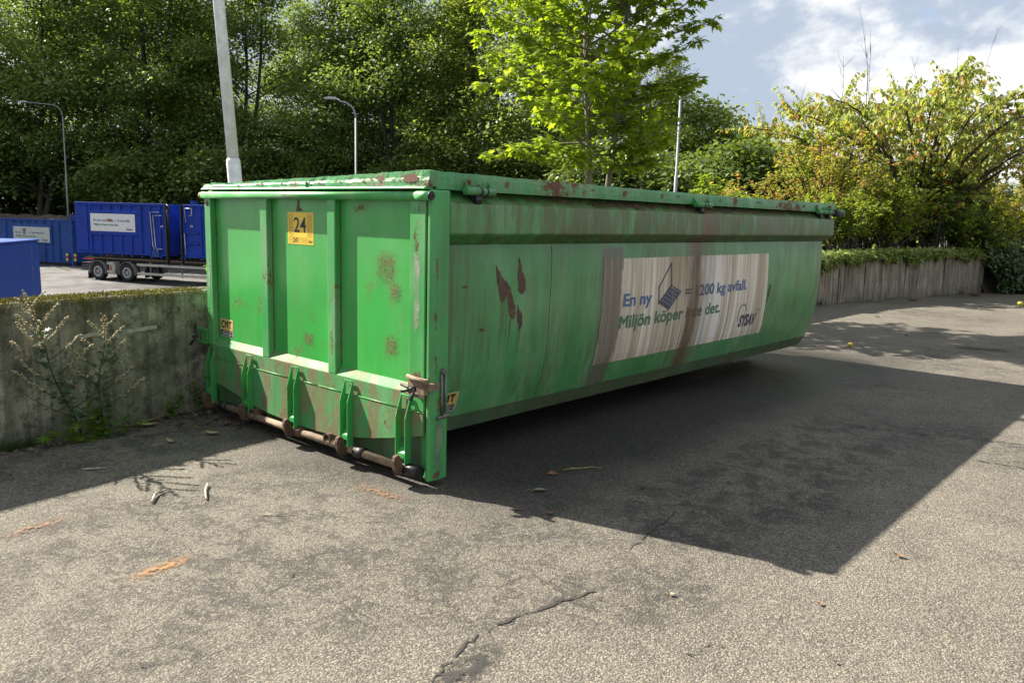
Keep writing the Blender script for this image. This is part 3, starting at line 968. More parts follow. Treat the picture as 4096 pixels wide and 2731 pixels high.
# worn streaky patches
sv = q.v('MULTIPLY', P, (5.0, 5.0, 1))
stn = q.noise(sv, 1.0, 8, 0.74, 0.8)
lx = q.m('SUBTRACT', x, 2.3)
ly = q.m('ADD', y, 1.15)
ld = q.m('SQRT', q.m('ADD', q.m('MULTIPLY', lx, lx), q.m('MULTIPLY', ly, ly)))
reg = q.m('MAXIMUM', q.ss(q.noise(P, 0.42, 3), 0.5, 0.62), q.ss(ld, 0.5, 1.5, 1, 0))
st3 = q.noise(q.v('MULTIPLY', P, (13, 13, 1)), 1.0, 6, 0.75, 0.5)
vein = q.ss(q.m('ABSOLUTE', q.m('SUBTRACT', q.noise(P, 4.2, 8, 0.68, 0.6), 0.5)), 0.040, 0.008)
vein2 = q.ss(q.m('ABSOLUTE', q.m('SUBTRACT', q.noise(P, 11.0, 6, 0.7, 0.4), 0.5)), 0.055, 0.012)
stk = q.m('MAXIMUM', q.m('MULTIPLY', q.ss(stn, 0.54, 0.66), 0.45), q.m('MAXIMUM', q.m('MULTIPLY', vein, q.ss(mid, 0.46, 0.54)), q.m('MULTIPLY', q.m('MULTIPLY', vein2, q.ss(stn, 0.46, 0.54)), 0.9)))
dark = q.m('MULTIPLY', stk, q.m('MAXIMUM', q.m('MULTIPLY', reg, 0.75), 0.08))
c = q.mix(dark, c, (0.034, 0.031, 0.029))
# damp strip along the container, coloured blacker to deepen the shade there
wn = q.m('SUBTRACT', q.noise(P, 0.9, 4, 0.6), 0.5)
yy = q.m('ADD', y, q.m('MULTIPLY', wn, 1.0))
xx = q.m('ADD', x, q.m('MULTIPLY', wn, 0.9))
damp_shade = q.m('MULTIPLY', q.win(xx, -0.6, 3.25, 0.5), q.win(yy, -0.1, 7.3, 0.7))
damp_shade = q.m('MAXIMUM', damp_shade, q.m('MULTIPLY', q.m('MULTIPLY', q.win(xx, 3.3, 4.4, 0.25), q.win(yy, 0.6, 4.4, 0.6)), q.ss(stn, 0.42, 0.6, 0.15, 0.75)))
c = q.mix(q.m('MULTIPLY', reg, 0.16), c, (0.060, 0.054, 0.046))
c = q.mix(q.m('MULTIPLY', damp_shade, 0.9), c, q.mix(q.m('MULTIPLY', stone, 0.5), (0.011, 0.0105, 0.010), (0.085, 0.08, 0.072)))
rgh = q.m('SUBTRACT', 0.9, q.m('MULTIPLY', q.m('MULTIPLY', damp_shade, q.ss(y, 2.5, 4.5, 0.12, 1.0)), q.ss(q.noise(P, 6, 4), 0.3, 0.7, 0.50, 0.62)))
h = q.m('ADD', q.m('MULTIPLY', vd, -0.55), q.m('MULTIPLY', stone, 0.35))
h = q.m('ADD', h, q.m('MULTIPLY', gr, -0.9))
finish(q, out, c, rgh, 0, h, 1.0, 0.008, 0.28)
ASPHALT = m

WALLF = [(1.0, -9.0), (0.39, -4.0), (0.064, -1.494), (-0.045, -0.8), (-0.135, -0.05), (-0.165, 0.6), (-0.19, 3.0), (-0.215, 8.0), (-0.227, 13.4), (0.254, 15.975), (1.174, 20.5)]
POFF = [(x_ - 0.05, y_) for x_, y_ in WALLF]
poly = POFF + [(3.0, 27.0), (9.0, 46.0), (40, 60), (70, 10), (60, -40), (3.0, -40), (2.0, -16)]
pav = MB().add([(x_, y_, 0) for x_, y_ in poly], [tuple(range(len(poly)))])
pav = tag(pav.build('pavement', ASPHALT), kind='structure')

# cracks in the asphalt: ragged ribbons of tar-dark grit
CRK = mat_plain('crack_grit', (0.030, 0.027, 0.024), 0.95, 0, 0.3, 30, 0.5, 120)


def crack(pts, w, seed, br=0.25):
    r_ = random.Random(seed)
    b = MB()
    path = []
    for i in range(len(pts) - 1):
        a, c2 = pts[i], pts[i + 1]
        L = math.dist(a, c2)
        n = max(2, int(L / 0.035))
        for k in range(n):
            t = k / n
            path.append((a[0] + (c2[0] - a[0]) * t + r_.uniform(-1, 1) * 0.014, a[1] + (c2[1] - a[1]) * t + r_.uniform(-1, 1) * 0.014))
    ws = [w * 0.6 * (0.15 + 1.1 * r_.random() ** 1.5) * min(1, i / 4, (len(path) - 1 - i) / 6 + 0.05) for i in range(len(path))]
    for i in range(len(path) - 1):
        p, s = path[i], path[i + 1]
        d = Vector((s[0] - p[0], s[1] - p[1])).normalized()
        n_ = Vector((-d.y, d.x))
        if r_.random() < 0.1:
            continue
        b.add([(p[0] + n_.x * ws[i], p[1] + n_.y * ws[i], 0.004), (p[0] - n_.x * ws[i], p[1] - n_.y * ws[i], 0.004),
               (s[0] - n_.x * ws[i + 1], s[1] - n_.y * ws[i + 1], 0.004), (s[0] + n_.x * ws[i + 1], s[1] + n_.y * ws[i + 1], 0.004)], [(0, 1, 2, 3)])
        if r_.random() < br:
            e = r_.uniform(0.03, 0.09)
            s_ = r_.choice((-1, 1))
            b.add([(p[0], p[1], 0.0045), (p[0] + d.x * e + n_.x * s_ * e * .7, p[1] + d.y * e + n_.y * s_ * e * .7, 0.0045), (p[0] + d.x * 0.012, p[1] + d.y * 0.012, 0.0045)], [(0, 1, 2)])
    o = b.build('crack', CRK, pav)
    return o


crack([(4.03, -1.36), (3.975, -1.18), (3.93, -1.06), (3.925, -0.9), (3.94, -0.72), (3.97, -0.55), (4.02, -0.36), (4.04, -0.22)], 0.014, 1)
crack([(4.06, -1.32), (4.0, -1.22), (3.99, -1.10)], 0.010, 2)
crack([(3.90, 0.05), (3.83, 0.35), (3.80, 0.6), (3.75, 0.85)], 0.009, 3)
crack([(3.74, 3.5), (4.1, 3.6), (4.5, 3.75), (4.95, 3.95), (5.6, 4.2)], 0.012, 4)
crack([(4.62, 3.15), (4.85, 3.19), (5.05, 3.22), (5.5, 3.4)], 0.016, 5)
crack([(4.35, 1.9), (4.5, 2.2), (4.62, 2.25)], 0.006, 6)
crack([(2.62, -2.32), (2.58, -2.2), (2.53, -2.1), (2.47, -1.98)], 0.006, 7)
crack([(2.28, -.95), (2.275, -.85), (2.26, -.75)], 0.007, 8)
crack([(3.38, -.87), (3.34, -.75), (3.32, -.62)], 0.005, 18)
crack([(3.0, -1.25), (2.97, -1.1), (2.93, -1.0)], 0.004, 19)
crack([(4.55, -0.6), (4.62, -0.4), (4.66, -0.32)], 0.004, 9)
crack([(3.2, -2.0), (3.35, -1.75)], 0.005, 10)
# soft-edged dirt and rust marks lying on the asphalt


def smear_mat(name, col, thr=0.4, sc=30):
    m, q, out = new_mat(name)
    P = coords(q, 'Generated')
    Po = coords(q)
    x, y, z = q.xyz(P)
    ex = q.m('MULTIPLY', q.win(x, 0.2, 0.8, 0.2), q.win(y, 0.25, 0.75, 0.25))
    nz_ = q.noise(Po, sc, 5, 0.65)
    f = q.m('MULTIPLY', ex, q.ss(nz_, thr, thr + 0.16), clamp=True)
    b = q.n('ShaderNodeBsdfPrincipled', {'Base Color': q.mix(q.noise(Po, 70, 2), tuple(v * .75 for v in col), tuple(v * 1.2 for v in col)), 'Roughness': 0.9})
    t = q.n('ShaderNodeBsdfTransparent', {})
    q.t.links.new(q.n('ShaderNodeMixShader', {0: f, 1: t, 2: b}), out.inputs[0])
    return m


SM_OR = smear_mat('orange_smear', (0.26, 0.135, 0.052), 0.40)
SM_RU = smear_mat('rust_smear', (0.19, 0.105, 0.06), 0.43)
SM_DK = smear_mat('oil_smear', (0.028, 0.026, 0.024), 0.40, 18)


def smear(name, cx, cy, l, w, ang, mat):
    o = MB().add([(-l / 2, -w / 2, 0), (l / 2, -w / 2, 0), (l / 2, w / 2, 0), (-l / 2, w / 2, 0)], [(0, 1, 2, 3)]).build(name, mat, pav)
    o.location = (cx, cy, 0.0055)
    o.rotation_euler = (0, 0, ang)


smear('rust_stain', 2.50, -1.56, 0.38, 0.13, R(97), SM_OR)
smear('rust_stain', 1.61, -1.78, 0.46, 0.13, R(101), SM_RU)
smear('rust_stain', 2.40, -0.235, 0.55, 0.13, R(8), SM_RU)
smear('oil_stain', 4.06, -1.18, 0.55, 0.20, R(105), SM_DK)
smear('oil_stain', 3.5, 9.2, 0.9, 0.5, R(20), SM_DK)

# lower yard
m, q, out = new_mat('yard_asphalt')
P = coords(q)
n1 = q.noise(q.v('MULTIPLY', P, (1, 1, 1)), 0.35, 5, 0.65)
n2 = q.noise(q.v('MULTIPLY', P, (0.5, 2.2, 1)), 1.2, 5, 0.65)
c = q.mix(q.ss(n1, 0.35, 0.65), (0.052, 0.050, 0.052), (0.10, 0.096, 0.096))
c = q.mix(q.ss(n2, 0.45, 0.65, 0, 0.7), c, (0.035, 0.033, 0.032))
finish(q, out, c, q.ss(n1, 0.3, 0.7, 0.45, 0.8), 0, q.noise(P, 30, 4), 0.5, 0.01, 0.4)
YARDZ = -2.3
yard = tag(MB().add([(-900, -900, YARDZ), (900, -900, YARDZ), (900, 900, YARDZ), (-900, 900, YARDZ)], [(0, 1, 2, 3)]).build('yard_ground', m), kind='structure')

SOIL = mat_plain('soil', (0.045, 0.036, 0.022), 0.95, 0, 0.4, 3, 0.8, 14, (0.03, 0.045, 0.014), 0.7)
# planted bank behind the wall
V, F = [], []
vs_ = [(-0.9, 6.5), (-0.53, 8.0), (-0.54, 10.5), (-0.545, 13.4), (-0.07, 15.975), (0.85, 20.5), (2.6, 27.0), (8.6, 46.0)]
zs_ = [-2.5, -1.2, 0.75, 0.82, 0.86, 0.86, 0.75, 0.7]
us_ = [0, 1.5, 4, 7, 10, 13]
for (x_, y_), z_ in zip(vs_, zs_):
    for k, u_ in enumerate(us_):
        f_ = (1, 1.02, 1, 0.8, 0.4, 0)[k]
        V.append((x_ - u_, y_ + (0.3 * math.sin(k * 2.1) if k else 0), YARDZ - 0.15 + (z_ - YARDZ + 0.15) * f_))
k = len(us_)
for i in range(len(vs_) - 1):
    for j in range(k - 1):
        F.append((i * k + j, i * k + j + 1, (i + 1) * k + j + 1, (i + 1) * k + j))
bk = MB().add(V, F, True)
tag(bk.build('planted_bank', SOIL), kind='structure')
# bank past the wall's end, sloping down to the asphalt
V, F = [], []
for i, (x_, y_) in enumerate(((1.12, 20.4), (2.0, 23.5), (2.95, 27.0), (5.9, 36.5), (9.0, 46.0))):
    for u_, z_ in ((0.6, -0.05), (0.0, 0.25), (-0.7, 0.75), (-1.6, 0.9)):
        V.append((x_ + u_ * (0.3 if i == 0 else 1), y_, z_))
for i in range(4):
    for j in range(3):
        F.append((i * 4 + j, i * 4 + j + 1, (i + 1) * 4 + j + 1, (i + 1) * 4 + j))
tag(MB().add(V, F, True).build('bank_slope', SOIL), kind='structure')

# ================================================================== concrete wall
m, q, out = new_mat('board_marked_concrete')
P = coords(q)
x, y, z = q.xyz(P)
a = q.noise(P, 2.6, 7, 0.68)
c = q.mix(q.ss(a, 0.32, 0.68), (0.11, 0.102, 0.072), (0.36, 0.335, 0.255))
bl = q.noise(P, 9, 7, 0.72)
c = q.mix(q.ss(bl, 0.46, 0.66, 0, 0.8), c, (0.045, 0.043, 0.032))
bd = q.noise(q.v('MULTIPLY', P, (0.3, 7.5, 0.25)), 1.0, 3, 0.7)
far = q.ss(y, 7.0, 10.0)
bd2 = q.noise(q.v('MULTIPLY', P, (1, 15, 0.8)), 1.0, 6, 0.75)
bd2 = q.m('ADD', bd2, q.m('MULTIPLY', q.m('SUBTRACT', q.noise(P, 1.7, 4), 0.5), -0.22))
c = q.mix(q.m('MULTIPLY', far, q.ss(bd2, 0.44, 0.60, 0, 0.85)), c, (0.062, 0.053, 0.042))
c = q.mix(q.m('MULTIPLY', far, 0.6), c, (0.32, 0.275, 0.215))  # far stretch coloured paler to brighten the shade it stands in
c = q.mix(q.m('MULTIPLY', far, q.ss(bd2, 0.42, 0.62, 0, 0.75)), c, (0.075, 0.060, 0.045))
c = q.mix(q.m('MULTIPLY', far, q.ss(bd, 0.55, 0.68, 0, 0.6)), c, (0.30, 0.275, 0.225))
c = q.mix(q.m('MULTIPLY', q.ss(bd, 0.46, 0.62, 0, 0.55), q.ss(far, 0.5, 1, 1, 0.5)), c, (0.05, 0.05, 0.036))
pk = q.noise(P, 48, 3, 0.6)
c = q.mix(q.ss(pk, 0.66, 0.72), c, (0.42, 0.40, 0.34))
c = q.mix(q.ss(pk, 0.33, 0.27), c, (0.02, 0.02, 0.016))
mossf = q.m('MULTIPLY', q.ss(z, 0.55, 0.95), q.ss(q.noise(q.v('MULTIPLY', P, (4, 4, 1.2)), 1.0, 7, 0.72), 0.44, 0.60))
c = q.mix(q.m('MULTIPLY', mossf, 0.85), c, (0.055, 0.055, 0.016))
c = q.mix(q.m('MULTIPLY', q.ss(z, 0.30, 0.0), q.ss(a, 0.4, 0.6, 0, 0.6)), c, (0.05, 0.055, 0.028))
hh = q.m('ADD', q.m('MULTIPLY', bl, 0.7), q.m('MULTIPLY', pk, 0.5))
finish(q, out, c, 0.92, 0, hh, 0.7, 0.02, 0.25)
CONC = m
WALL = thing('retaining_wall', 'long mossy grey concrete wall running past the green container and bending away', 'wall', (0, 0, 0))


def wall_run(pts, h):
    b = MB()
    # resample
    path = []
    for i in range(len(pts) - 1):
        a, c2 = pts[i], pts[i + 1]
        n = max(1, int(math.dist(a, c2) / 0.5))
        for k in range(n):
            t = k / n
            path.append((a[0] + (c2[0] - a[0]) * t, a[1] + (c2[1] - a[1]) * t))
    path.append(pts[-1])
    vs, fs = [], []
    for i, (x_, y_) in enumerate(path):
        hh_ = h(y_)
        vs += [(x_, y_, -0.05), (x_ - 0.015, y_, hh_ - 0.02), (x_ - 0.035, y_, hh_), (x_ - 0.30, y_, hh_ + 0.005), (x_ - 0.32, y_, hh_ - 0.02), (x_ - 0.34, y_, YARDZ - 0.1)]
    for i in range(len(path) - 1):
        for j in range(6):
            fs.append((i * 6 + j, i * 6 + (j + 1) % 6, (i + 1) * 6 + (j + 1) % 6, (i + 1) * 6 + j))
    fs += [tuple(range(6))[::-1], tuple((len(path) - 1) * 6 + j for j in range(6))]
    b.add(vs, fs)
    return b, path


HW = lambda y_: 0.955 + (0.06 * min(1, max(0, (y_ - 13) / 5)))
wb, WPATH = wall_run(WALLF, HW)
wb.build('concrete_wall', CONC, WALL)
# panel joints of the far stretch
b = MB()
for y_ in (11.2, 13.9, 14.9, 16.6, 18.4):
    x_ = float(np.interp(y_, [p[1] for p in WALLF], [p[0] for p in WALLF]))
    b.box(x_ - 0.02, x_ + 0.004, y_, y_ + 0.022, 0.0, HW(y_) - 0.02)
b.build('panel_joint', CRK, WALL)
# pale cement marks on the near wall
PALE = mat_plain('pale_cement', (0.36, 0.34, 0.28), 0.9, 0, 0.2, 20, 0.4, 60)
for (y0, y1, z0) in ((-0.60, -0.36, 0.68), (-0.98, -0.75, 0.675)):
    xw = lambda yy: float(np.interp(yy, [p[1] for p in WALLF], [p[0] for p in WALLF]))
    n = 10
    top = [(xw(y0 + (y1 - y0) * i / n) - (z0 + .03) * 0.016 + 0.005, y0 + (y1 - y0) * i / n, z0 + 0.028 + rng.uniform(-.004, .004) + 0.01 * i / n) for i in range(n + 1)]
    bot = [(xw(y0 + (y1 - y0) * i / n) - z0 * 0.016 + 0.005, y0 + (y1 - y0) * i / n, z0 + rng.uniform(-.004, .004) + 0.01 * i / n) for i in range(n + 1)]
    MB().add(top + bot, [(i, i + 1, n + 2 + i, n + 1 + i) for i in range(n)]).build('cement_patch', PALE, WALL)
# moss on the cap: thousands of short tufts
m, q, out = new_mat('moss')
ri = q.n('ShaderNodeNewGeometry', {}, out=8)
P = coords(q)
c = q.mix(ri, (0.10, 0.105, 0.012), (0.30, 0.265, 0.030))
c = q.mix(q.ss(q.noise(P, 5, 4), 0.45, 0.65, 0, 0.6), c, (0.09, 0.075, 0.02))
d1 = q.n('ShaderNodeBsdfPrincipled', {'Base Color': c, 'Roughness': 0.9})
q.t.links.new(d1, out.inputs[0])
MOSS = m
nr = np.random.default_rng(3)


def leaf_arrays(C, Dv, N, Sz, tv, tf):
    """place a leaf template at points C with long axis Dv, normal N and size Sz"""
    Dv = Dv / (np.linalg.norm(Dv, axis=1, keepdims=True) + 1e-9)
    N = N - (N * Dv).sum(1, keepdims=True) * Dv
    N = N / (np.linalg.norm(N, axis=1, keepdims=True) + 1e-9)
    Y = np.cross(N, Dv)
    tv = np.asarray(tv, float)
    V = C[:, None, :] + Sz[:, None, None] * (tv[None, :, 0:1] * Dv[:, None, :] + tv[None, :, 1:2] * Y[:, None, :] + tv[None, :, 2:3] * N[:, None, :])
    F = np.asarray(tf)[None, :, :] + (np.arange(len(C)) * len(tv))[:, None, None]
    return V.reshape(-1, 3), F.reshape(-1, np.asarray(tf).shape[1])


TUFT = ([(0, -.25, 0), (0, .25, 0), (1, 0, 0.1)], [(0, 1, 2)])
n = 42000
yy = nr.uniform(-5, 13.5, n)
yy = np.where(nr.random(n) < 0.55, nr.uniform(-3.0, 0.05, n), yy)
xf = np.interp(yy, [p[1] for p in WALLF], [p[0] for p in WALLF])
u_ = nr.beta(1.1, 1.6, n) * 0.33
zc = 0.955 + nr.normal(0, 0.004, n)
fr = u_ < 0.03
zc = np.where(fr, 0.955 - nr.exponential(0.022, n), zc)
patch = 0.5 + 0.5 * np.sin(yy * 7.1) * np.sin(yy * 2.3 + 1.2) + nr.normal(0, .25, n)
keep = patch > 0.12
C = np.stack([xf - 0.02 - u_ + np.where(fr, 0.02, 0), yy, zc], 1)[keep]
Dv = np.stack([nr.normal(0.15, .5, n), nr.normal(0, .5, n), nr.uniform(.4, 1.2, n)], 1)[keep]
N = nr.normal(0, 1, (n, 3))[keep]
V, F = leaf_arrays(C, Dv, N, nr.uniform(.008, .019, n)[keep], *TUFT)
tag(mesh_np('moss', V, F, MOSS, WALL), kind='stuff')


# ================================================================== lamps
def straight_mast(pts, radii, name, label, head=None, arm=None):
    p0 = Vector(pts[0])
    t = thing(name, label, 'street lamp', p0)
    rel = [Vector(p) - p0 for p in pts]
    MB().tube(rel, radii, 14).build('pole', GALV, t)
    return t, rel


base = Vector((-4.18, 2.90, YARDZ))
ax = (Vector((-4.514, 2.628, 4.338)) - Vector((-4.396, 2.733, 1.992)))
at = lambda z_: Vector((-4.396, 2.733, 1.992)) + ax * ((z_ - 1.992) / ax.z) - base
t = thing('street_lamp', 'thick galvanised lamp post right behind the green container, leaning left', 'street lamp', base)
MB().tube([at(YARDZ), at(2.22), at(2.26), at(2.285)], [0.096, 0.094, 0.090, 0.080], 20).build('pole', GALV, t)
MB().tube([at(2.285), at(5.0), at(8.2)], [0.078, 0.072, 0.062], 20).build('pole', GALV, t)
MB().tube([at(8.2), at(8.9), at(9.3) + Vector((.2, -.1, 0)), at(9.5) + Vector((.9, -.5, 0))], 0.045, 12).build('lamp_arm', GALV, t)
LHEAD = mat_plain('lamp_housing', (0.42, 0.44, 0.45), 0.4, 0.1, 0.1, 5)
MB().prism([(-0.28, 0), (0.28, 0.02), (0.34, 0.09), (0.1, 0.13), (-0.26, 0.1)], -0.11, 0.11, 1).build('lamp_head', LHEAD, t, 0.02, loc=at(9.5) + Vector((1.1, -.6, -.05)))


GALVD = mat_plain('weathered_galvanised_steel', (0.24, 0.26, 0.28), 0.6, 0.0, 0.14, 9)


def hooked_lamp(px, py, label, arm_dir, h, arm=1.5, r_=0.06):
    t = thing('street_lamp', label, 'street lamp', (px, py, YARDZ), 'lamp posts along the yard road')
    MB().tube([(0, 0, 0), (0, 0, h * 0.55), (0, 0, h * 0.55 + 0.02), (0, 0, h - 0.9)], [r_ * 1.25, r_ * 1.2, r_ * 0.85, r_ * 0.8], 12).build('pole', GALVD, t)
    d = Vector((arm_dir[0], arm_dir[1], 0)).normalized()
    pts = []
    for i in range(9):
        a_ = R(90) * i / 8
        pts.append(Vector((0, 0, h - 0.9)) + d * (0.75 * (1 - math.cos(a_))) + Vector((0, 0, 0.8 * math.sin(a_))))
    pts.append(pts[-1] + d * (arm - 0.75) + Vector((0, 0, 0.12)))
    MB().tube(pts, r_ * 0.62, 10).build('lamp_arm', GALVD, t)
    hd = MB().prism([(-0.05, -0.03), (0.62, -0.02), (0.66, 0.03), (0.4, 0.09), (0.05, 0.07)], -0.12, 0.12, 1).build('lamp_head', LHEAD, t, 0.02, loc=pts[-1])
    hd.rotation_euler = (0, 0, math.atan2(d.y, d.x))
    return t


# ================================================================== yard vehicles and containers
BLUE = mat_plain('blue_paint', (0.012, 0.042, 0.30), 0.6, 0, 0.18, 1.5, 0.05, 20, (0.012, 0.018, 0.06), 0.5, 0.2)
BLUED = mat_plain('worn_blue_paint', (0.018, 0.065, 0.25), 0.6, 0, 0.22, 1.5, 0.05, 20, (0.04, 0.045, 0.07), 0.6, 0.25)
SIGNW = mat_plain('white_banner', (0.66, 0.67, 0.66), 0.55, 0, 0.06, 6)
SIGNG = mat_plain('dirty_white_banner', (0.46, 0.48, 0.46), 0.6, 0, 0.12, 5)
TXB = mat_plain('blue_print', (0.045, 0.10, 0.22), 0.6)
TXG = mat_plain('green_print', (0.03, 0.17, 0.07), 0.6)
TXD = mat_plain('dark_print', (0.03, 0.045, 0.10), 0.6)
SHOE = mat_plain('brown_print', (0.27, 0.13, 0.045), 0.6)
PIPEW = mat_plain('pale_steel_pipe', (0.5, 0.52, 0.56), 0.4, 0.3)
RUB = mat_plain('tyre_rubber', (0.018, 0.018, 0.018), 0.85, 0, 0.2, 10, 0.3, 60)
RIM = mat_plain('wheel_rim_grey', (0.33, 0.33, 0.32), 0.45, 0.3, 0.2, 8)
PLAST = mat_plain('grey_mudguard', (0.12, 0.125, 0.13), 0.6)
ALU = mat_plain('dull_aluminium', (0.42, 0.40, 0.35), 0.5, 0.3, 0.15, 4)
REDR = mat_plain('red_reflector', (0.4, 0.03, 0.02), 0.4)
TDIR = Vector((1.70, 0.74, 0)).normalized()
TANG = math.atan2(TDIR.y, TDIR.x)


def to_local(t):
    return t


def sign_local(parent, x0, z0, w, h, yface, mat, line1, line2, picture, pic_at):
    """banner on a wall that faces local -Y"""
    s0 = MB().box(x0, x0 + w, yface - 0.02, yface, z0, z0 + h).build('banner', mat, parent)
    y1 = yface - 0.026
    for (txt, u, v, tw, th) in line1:
        front_text(txt, x0 + u * w, z0 + v * h, tw * w, th * h, y1, TXB, s0, 'lettering', 0.015)
    for (txt, u, v, tw, th) in line2:
        front_text(txt, x0 + u * w, z0 + v * h, tw * w, th * h, y1, TXG, s0, 'lettering', 0.018)
    vs, fs, polys = logo_shapes(0.17 * w, 0.22 * h)
    b = MB()
    b.add([(x0 + 0.79 * w + u, y1, z0 + 0.07 * h + v) for u, v in vs], fs)
    for pl_ in polys:
        b.add([(x0 + 0.79 * w + u, y1, z0 + 0.07 * h + v) for u, v in pl_], [tuple(range(len(pl_)))])
    b.build('logo', TXD, s0)
    pb = MB()
    for pts in picture:
        pb.add([(x0 + (pic_at[0] + u * pic_at[2]) * w, y1, z0 + (pic_at[1] + v * pic_at[3]) * h) for u, v in pts], [tuple(range(len(pts)))])
    pb.build('picture', SHOE if mat is SIGNW else GREYM, s0)
    return s0


def blue_box(name, label, loc, L, H, D_, z0, mat, ribs, sign=None, ang=TANG):
    """ribbed steel box; local X along its side, -Y the side that faces the camera"""
    t = thing(name, label, 'container', loc, 'blue steel containers in the yard', ang)
    b = MB().box(0, L, 0.07, D_, z0, z0 + H)
    body = b.build('body', mat, t, 0.01)
    MB().box(-0.02, L + 0.02, 0.0, 0.069, z0 + H - 0.10, z0 + H + 0.02).build('top_rail', mat, t, 0.01)
    MB().box(0.0, L, 0.0, 0.069, z0 - 0.02, z0 + 0.06).build('bottom_rail', mat, t)
    for xx in ribs:
        MB().prism([(xx, 0.069), (xx + 0.02, 0.0), (xx + 0.10, 0.0), (xx + 0.12, 0.069)], z0 - 0.14, z0 + H - 0.101, 2).build('rib', mat, t)
    return t

TO = Vector((-39.087, 14.295, YARDZ))
ZB = 1.45


def P2W(lx, ly, lz=0.0):
    return TO + Vector((math.cos(TANG) * lx - math.sin(TANG) * ly, math.sin(TANG) * lx + math.cos(TANG) * ly, lz))


SHOEP = [[(0, .62), (.12, .95), (.17, .62), (.3, .6), (.42, .72), (.55, .98), (.62, .75), (.85, .45), (1, .36), (1, .16), (0, .16)], [(0, .13), (1, .13), (.98, 0), (.02, 0)]]
SHIRT = [[(0, .7), (.2, .95), (.38, 1), (.5, .93), (.62, 1), (.8, .95), (1, .7), (.86, .55), (.78, .62), (.78, 0), (.22, 0), (.22, .62), (.14, .55)]]
cbox = blue_box('compactor_container', 'blue ribbed compactor container with white shoe banner on the trailer', P2W(-1.5, 0, 0), 6.02, 2.63, 2.4, ZB, BLUE,
                [0.98, 1.63, 2.30, 2.97, 3.62, 4.28, 4.86, 5.50, 5.92])
MB().box(-0.01, 0.80, 0.028, 0.068, ZB + 0.1, ZB + 2.5).build('end_panel', BLUE, cbox)
MB().prism([(0.0, ZB + 2.17), (-0.03, ZB + 2.13), (-0.03, ZB + 2.10), (0.06, ZB + 2.08), (0.06, ZB + 2.3)], 0.98, 4.38, 0).build('shelf_rail', BLUE, cbox)
MB().box(0.98, 4.38, -0.012, 0.05, ZB + 0.98, ZB + 1.06).build('shelf_rail', BLUE, cbox)
MB().box(1.02, 4.34, -0.004, 0.06, ZB + 1.0601, ZB + 2.08).build('banner_board', BLUE, cbox)
sign_local(cbox, 1.08, ZB + 1.15, 2.92, 0.92, -0.006, SIGNW,
           (('Ett par nya', .07, .52, .29, .17), ('= 12 kg avfall.', .545, .52, .35, .17)), (('Miljön köper inte det.', .075, .27, .56, .18),), SHOEP, (.375, .55, .15, .20))
b = MB()
for x_, zt_ in ((5.02, 2.22), (5.19, 2.05)):
    b.tube([(x_ + .55, -0.05, ZB + zt_), (x_, -0.05, ZB + zt_), (x_ + 0.10, -0.05, ZB + 0.5), (x_ + 0.22, -0.05, ZB + 0.27)], 0.022, 6)
b.tube([(5.75, -.05, ZB + 0.35), (5.45, -.05, ZB + .35), (5.36, -.05, ZB + .27)], 0.02, 6)
b.build('hydraulic_pipe', PIPEW, cbox)
MB().box(5.06, 5.5, -0.06, 0.06, ZB - 0.08, ZB + 0.27).build('valve_box', BLUED, cbox)
front_text('107', 5.62, ZB + 1.45, 0.17, 0.10, -0.02, SIGNW, cbox, 'number', 0.02)
b = MB()
b.box(5.98, 6.06, -0.10, 0.1, ZB - 0.45, ZB + 2.66)
b.tube([(6.10, -0.04, ZB + 2.4), (6.16, -0.04, ZB + 1.05)], 0.05, 8)
b.tube([(6.06, -0.06, ZB + 2.62), (6.28, -0.06, ZB + 2.5), (6.12, -0.06, ZB + 2.2)], 0.04, 8)
b.build('tailgate_strut', DARKM, cbox)
c12 = blue_box('compactor_container', 'blue ribbed compactor container numbered 12, partly behind the green container', P2W(6.86 - 1.5 + 0.1, 0, 0), 5.6, 2.63, 2.4, ZB, BLUE, [0.05, 1.05, 2.1, 3.1, 4.1, 5.1])
front_text('12', 0.52, ZB + 1.52, 0.15, 0.10, -0.02, SIGNW, c12, 'number', 0.02)
b = MB()
b.tube([(0.28, -.05, ZB + 1.75), (0.22, -.05, ZB + 2.45), (0.65, -.05, ZB + 2.45), (0.65, -.05, ZB + 2.1), (0.5, -.05, ZB + 2.08)], 0.022, 6)
b.tube([(0.16, -.05, ZB + 1.2), (0.22, -.05, ZB + 0.1)], 0.02, 6)
b.build('hydraulic_pipe', PIPEW, c12)
MB().box(-0.07, 0.0, -0.06, 0.08, ZB - 0.4, ZB + 2.67).build('tailgate_strut', DARKM, c12)
for zz in (0.66, 1.22):
    MB().box(0.2, 0.98, -0.03, 0.06, ZB + zz, ZB + zz + .07).build('shelf_rail', BLUE, c12)
MB().box(0.3, 0.5, 0.3, 0.6, ZB + 2.66, ZB + 2.84).build('top_block', BLUED, c12)
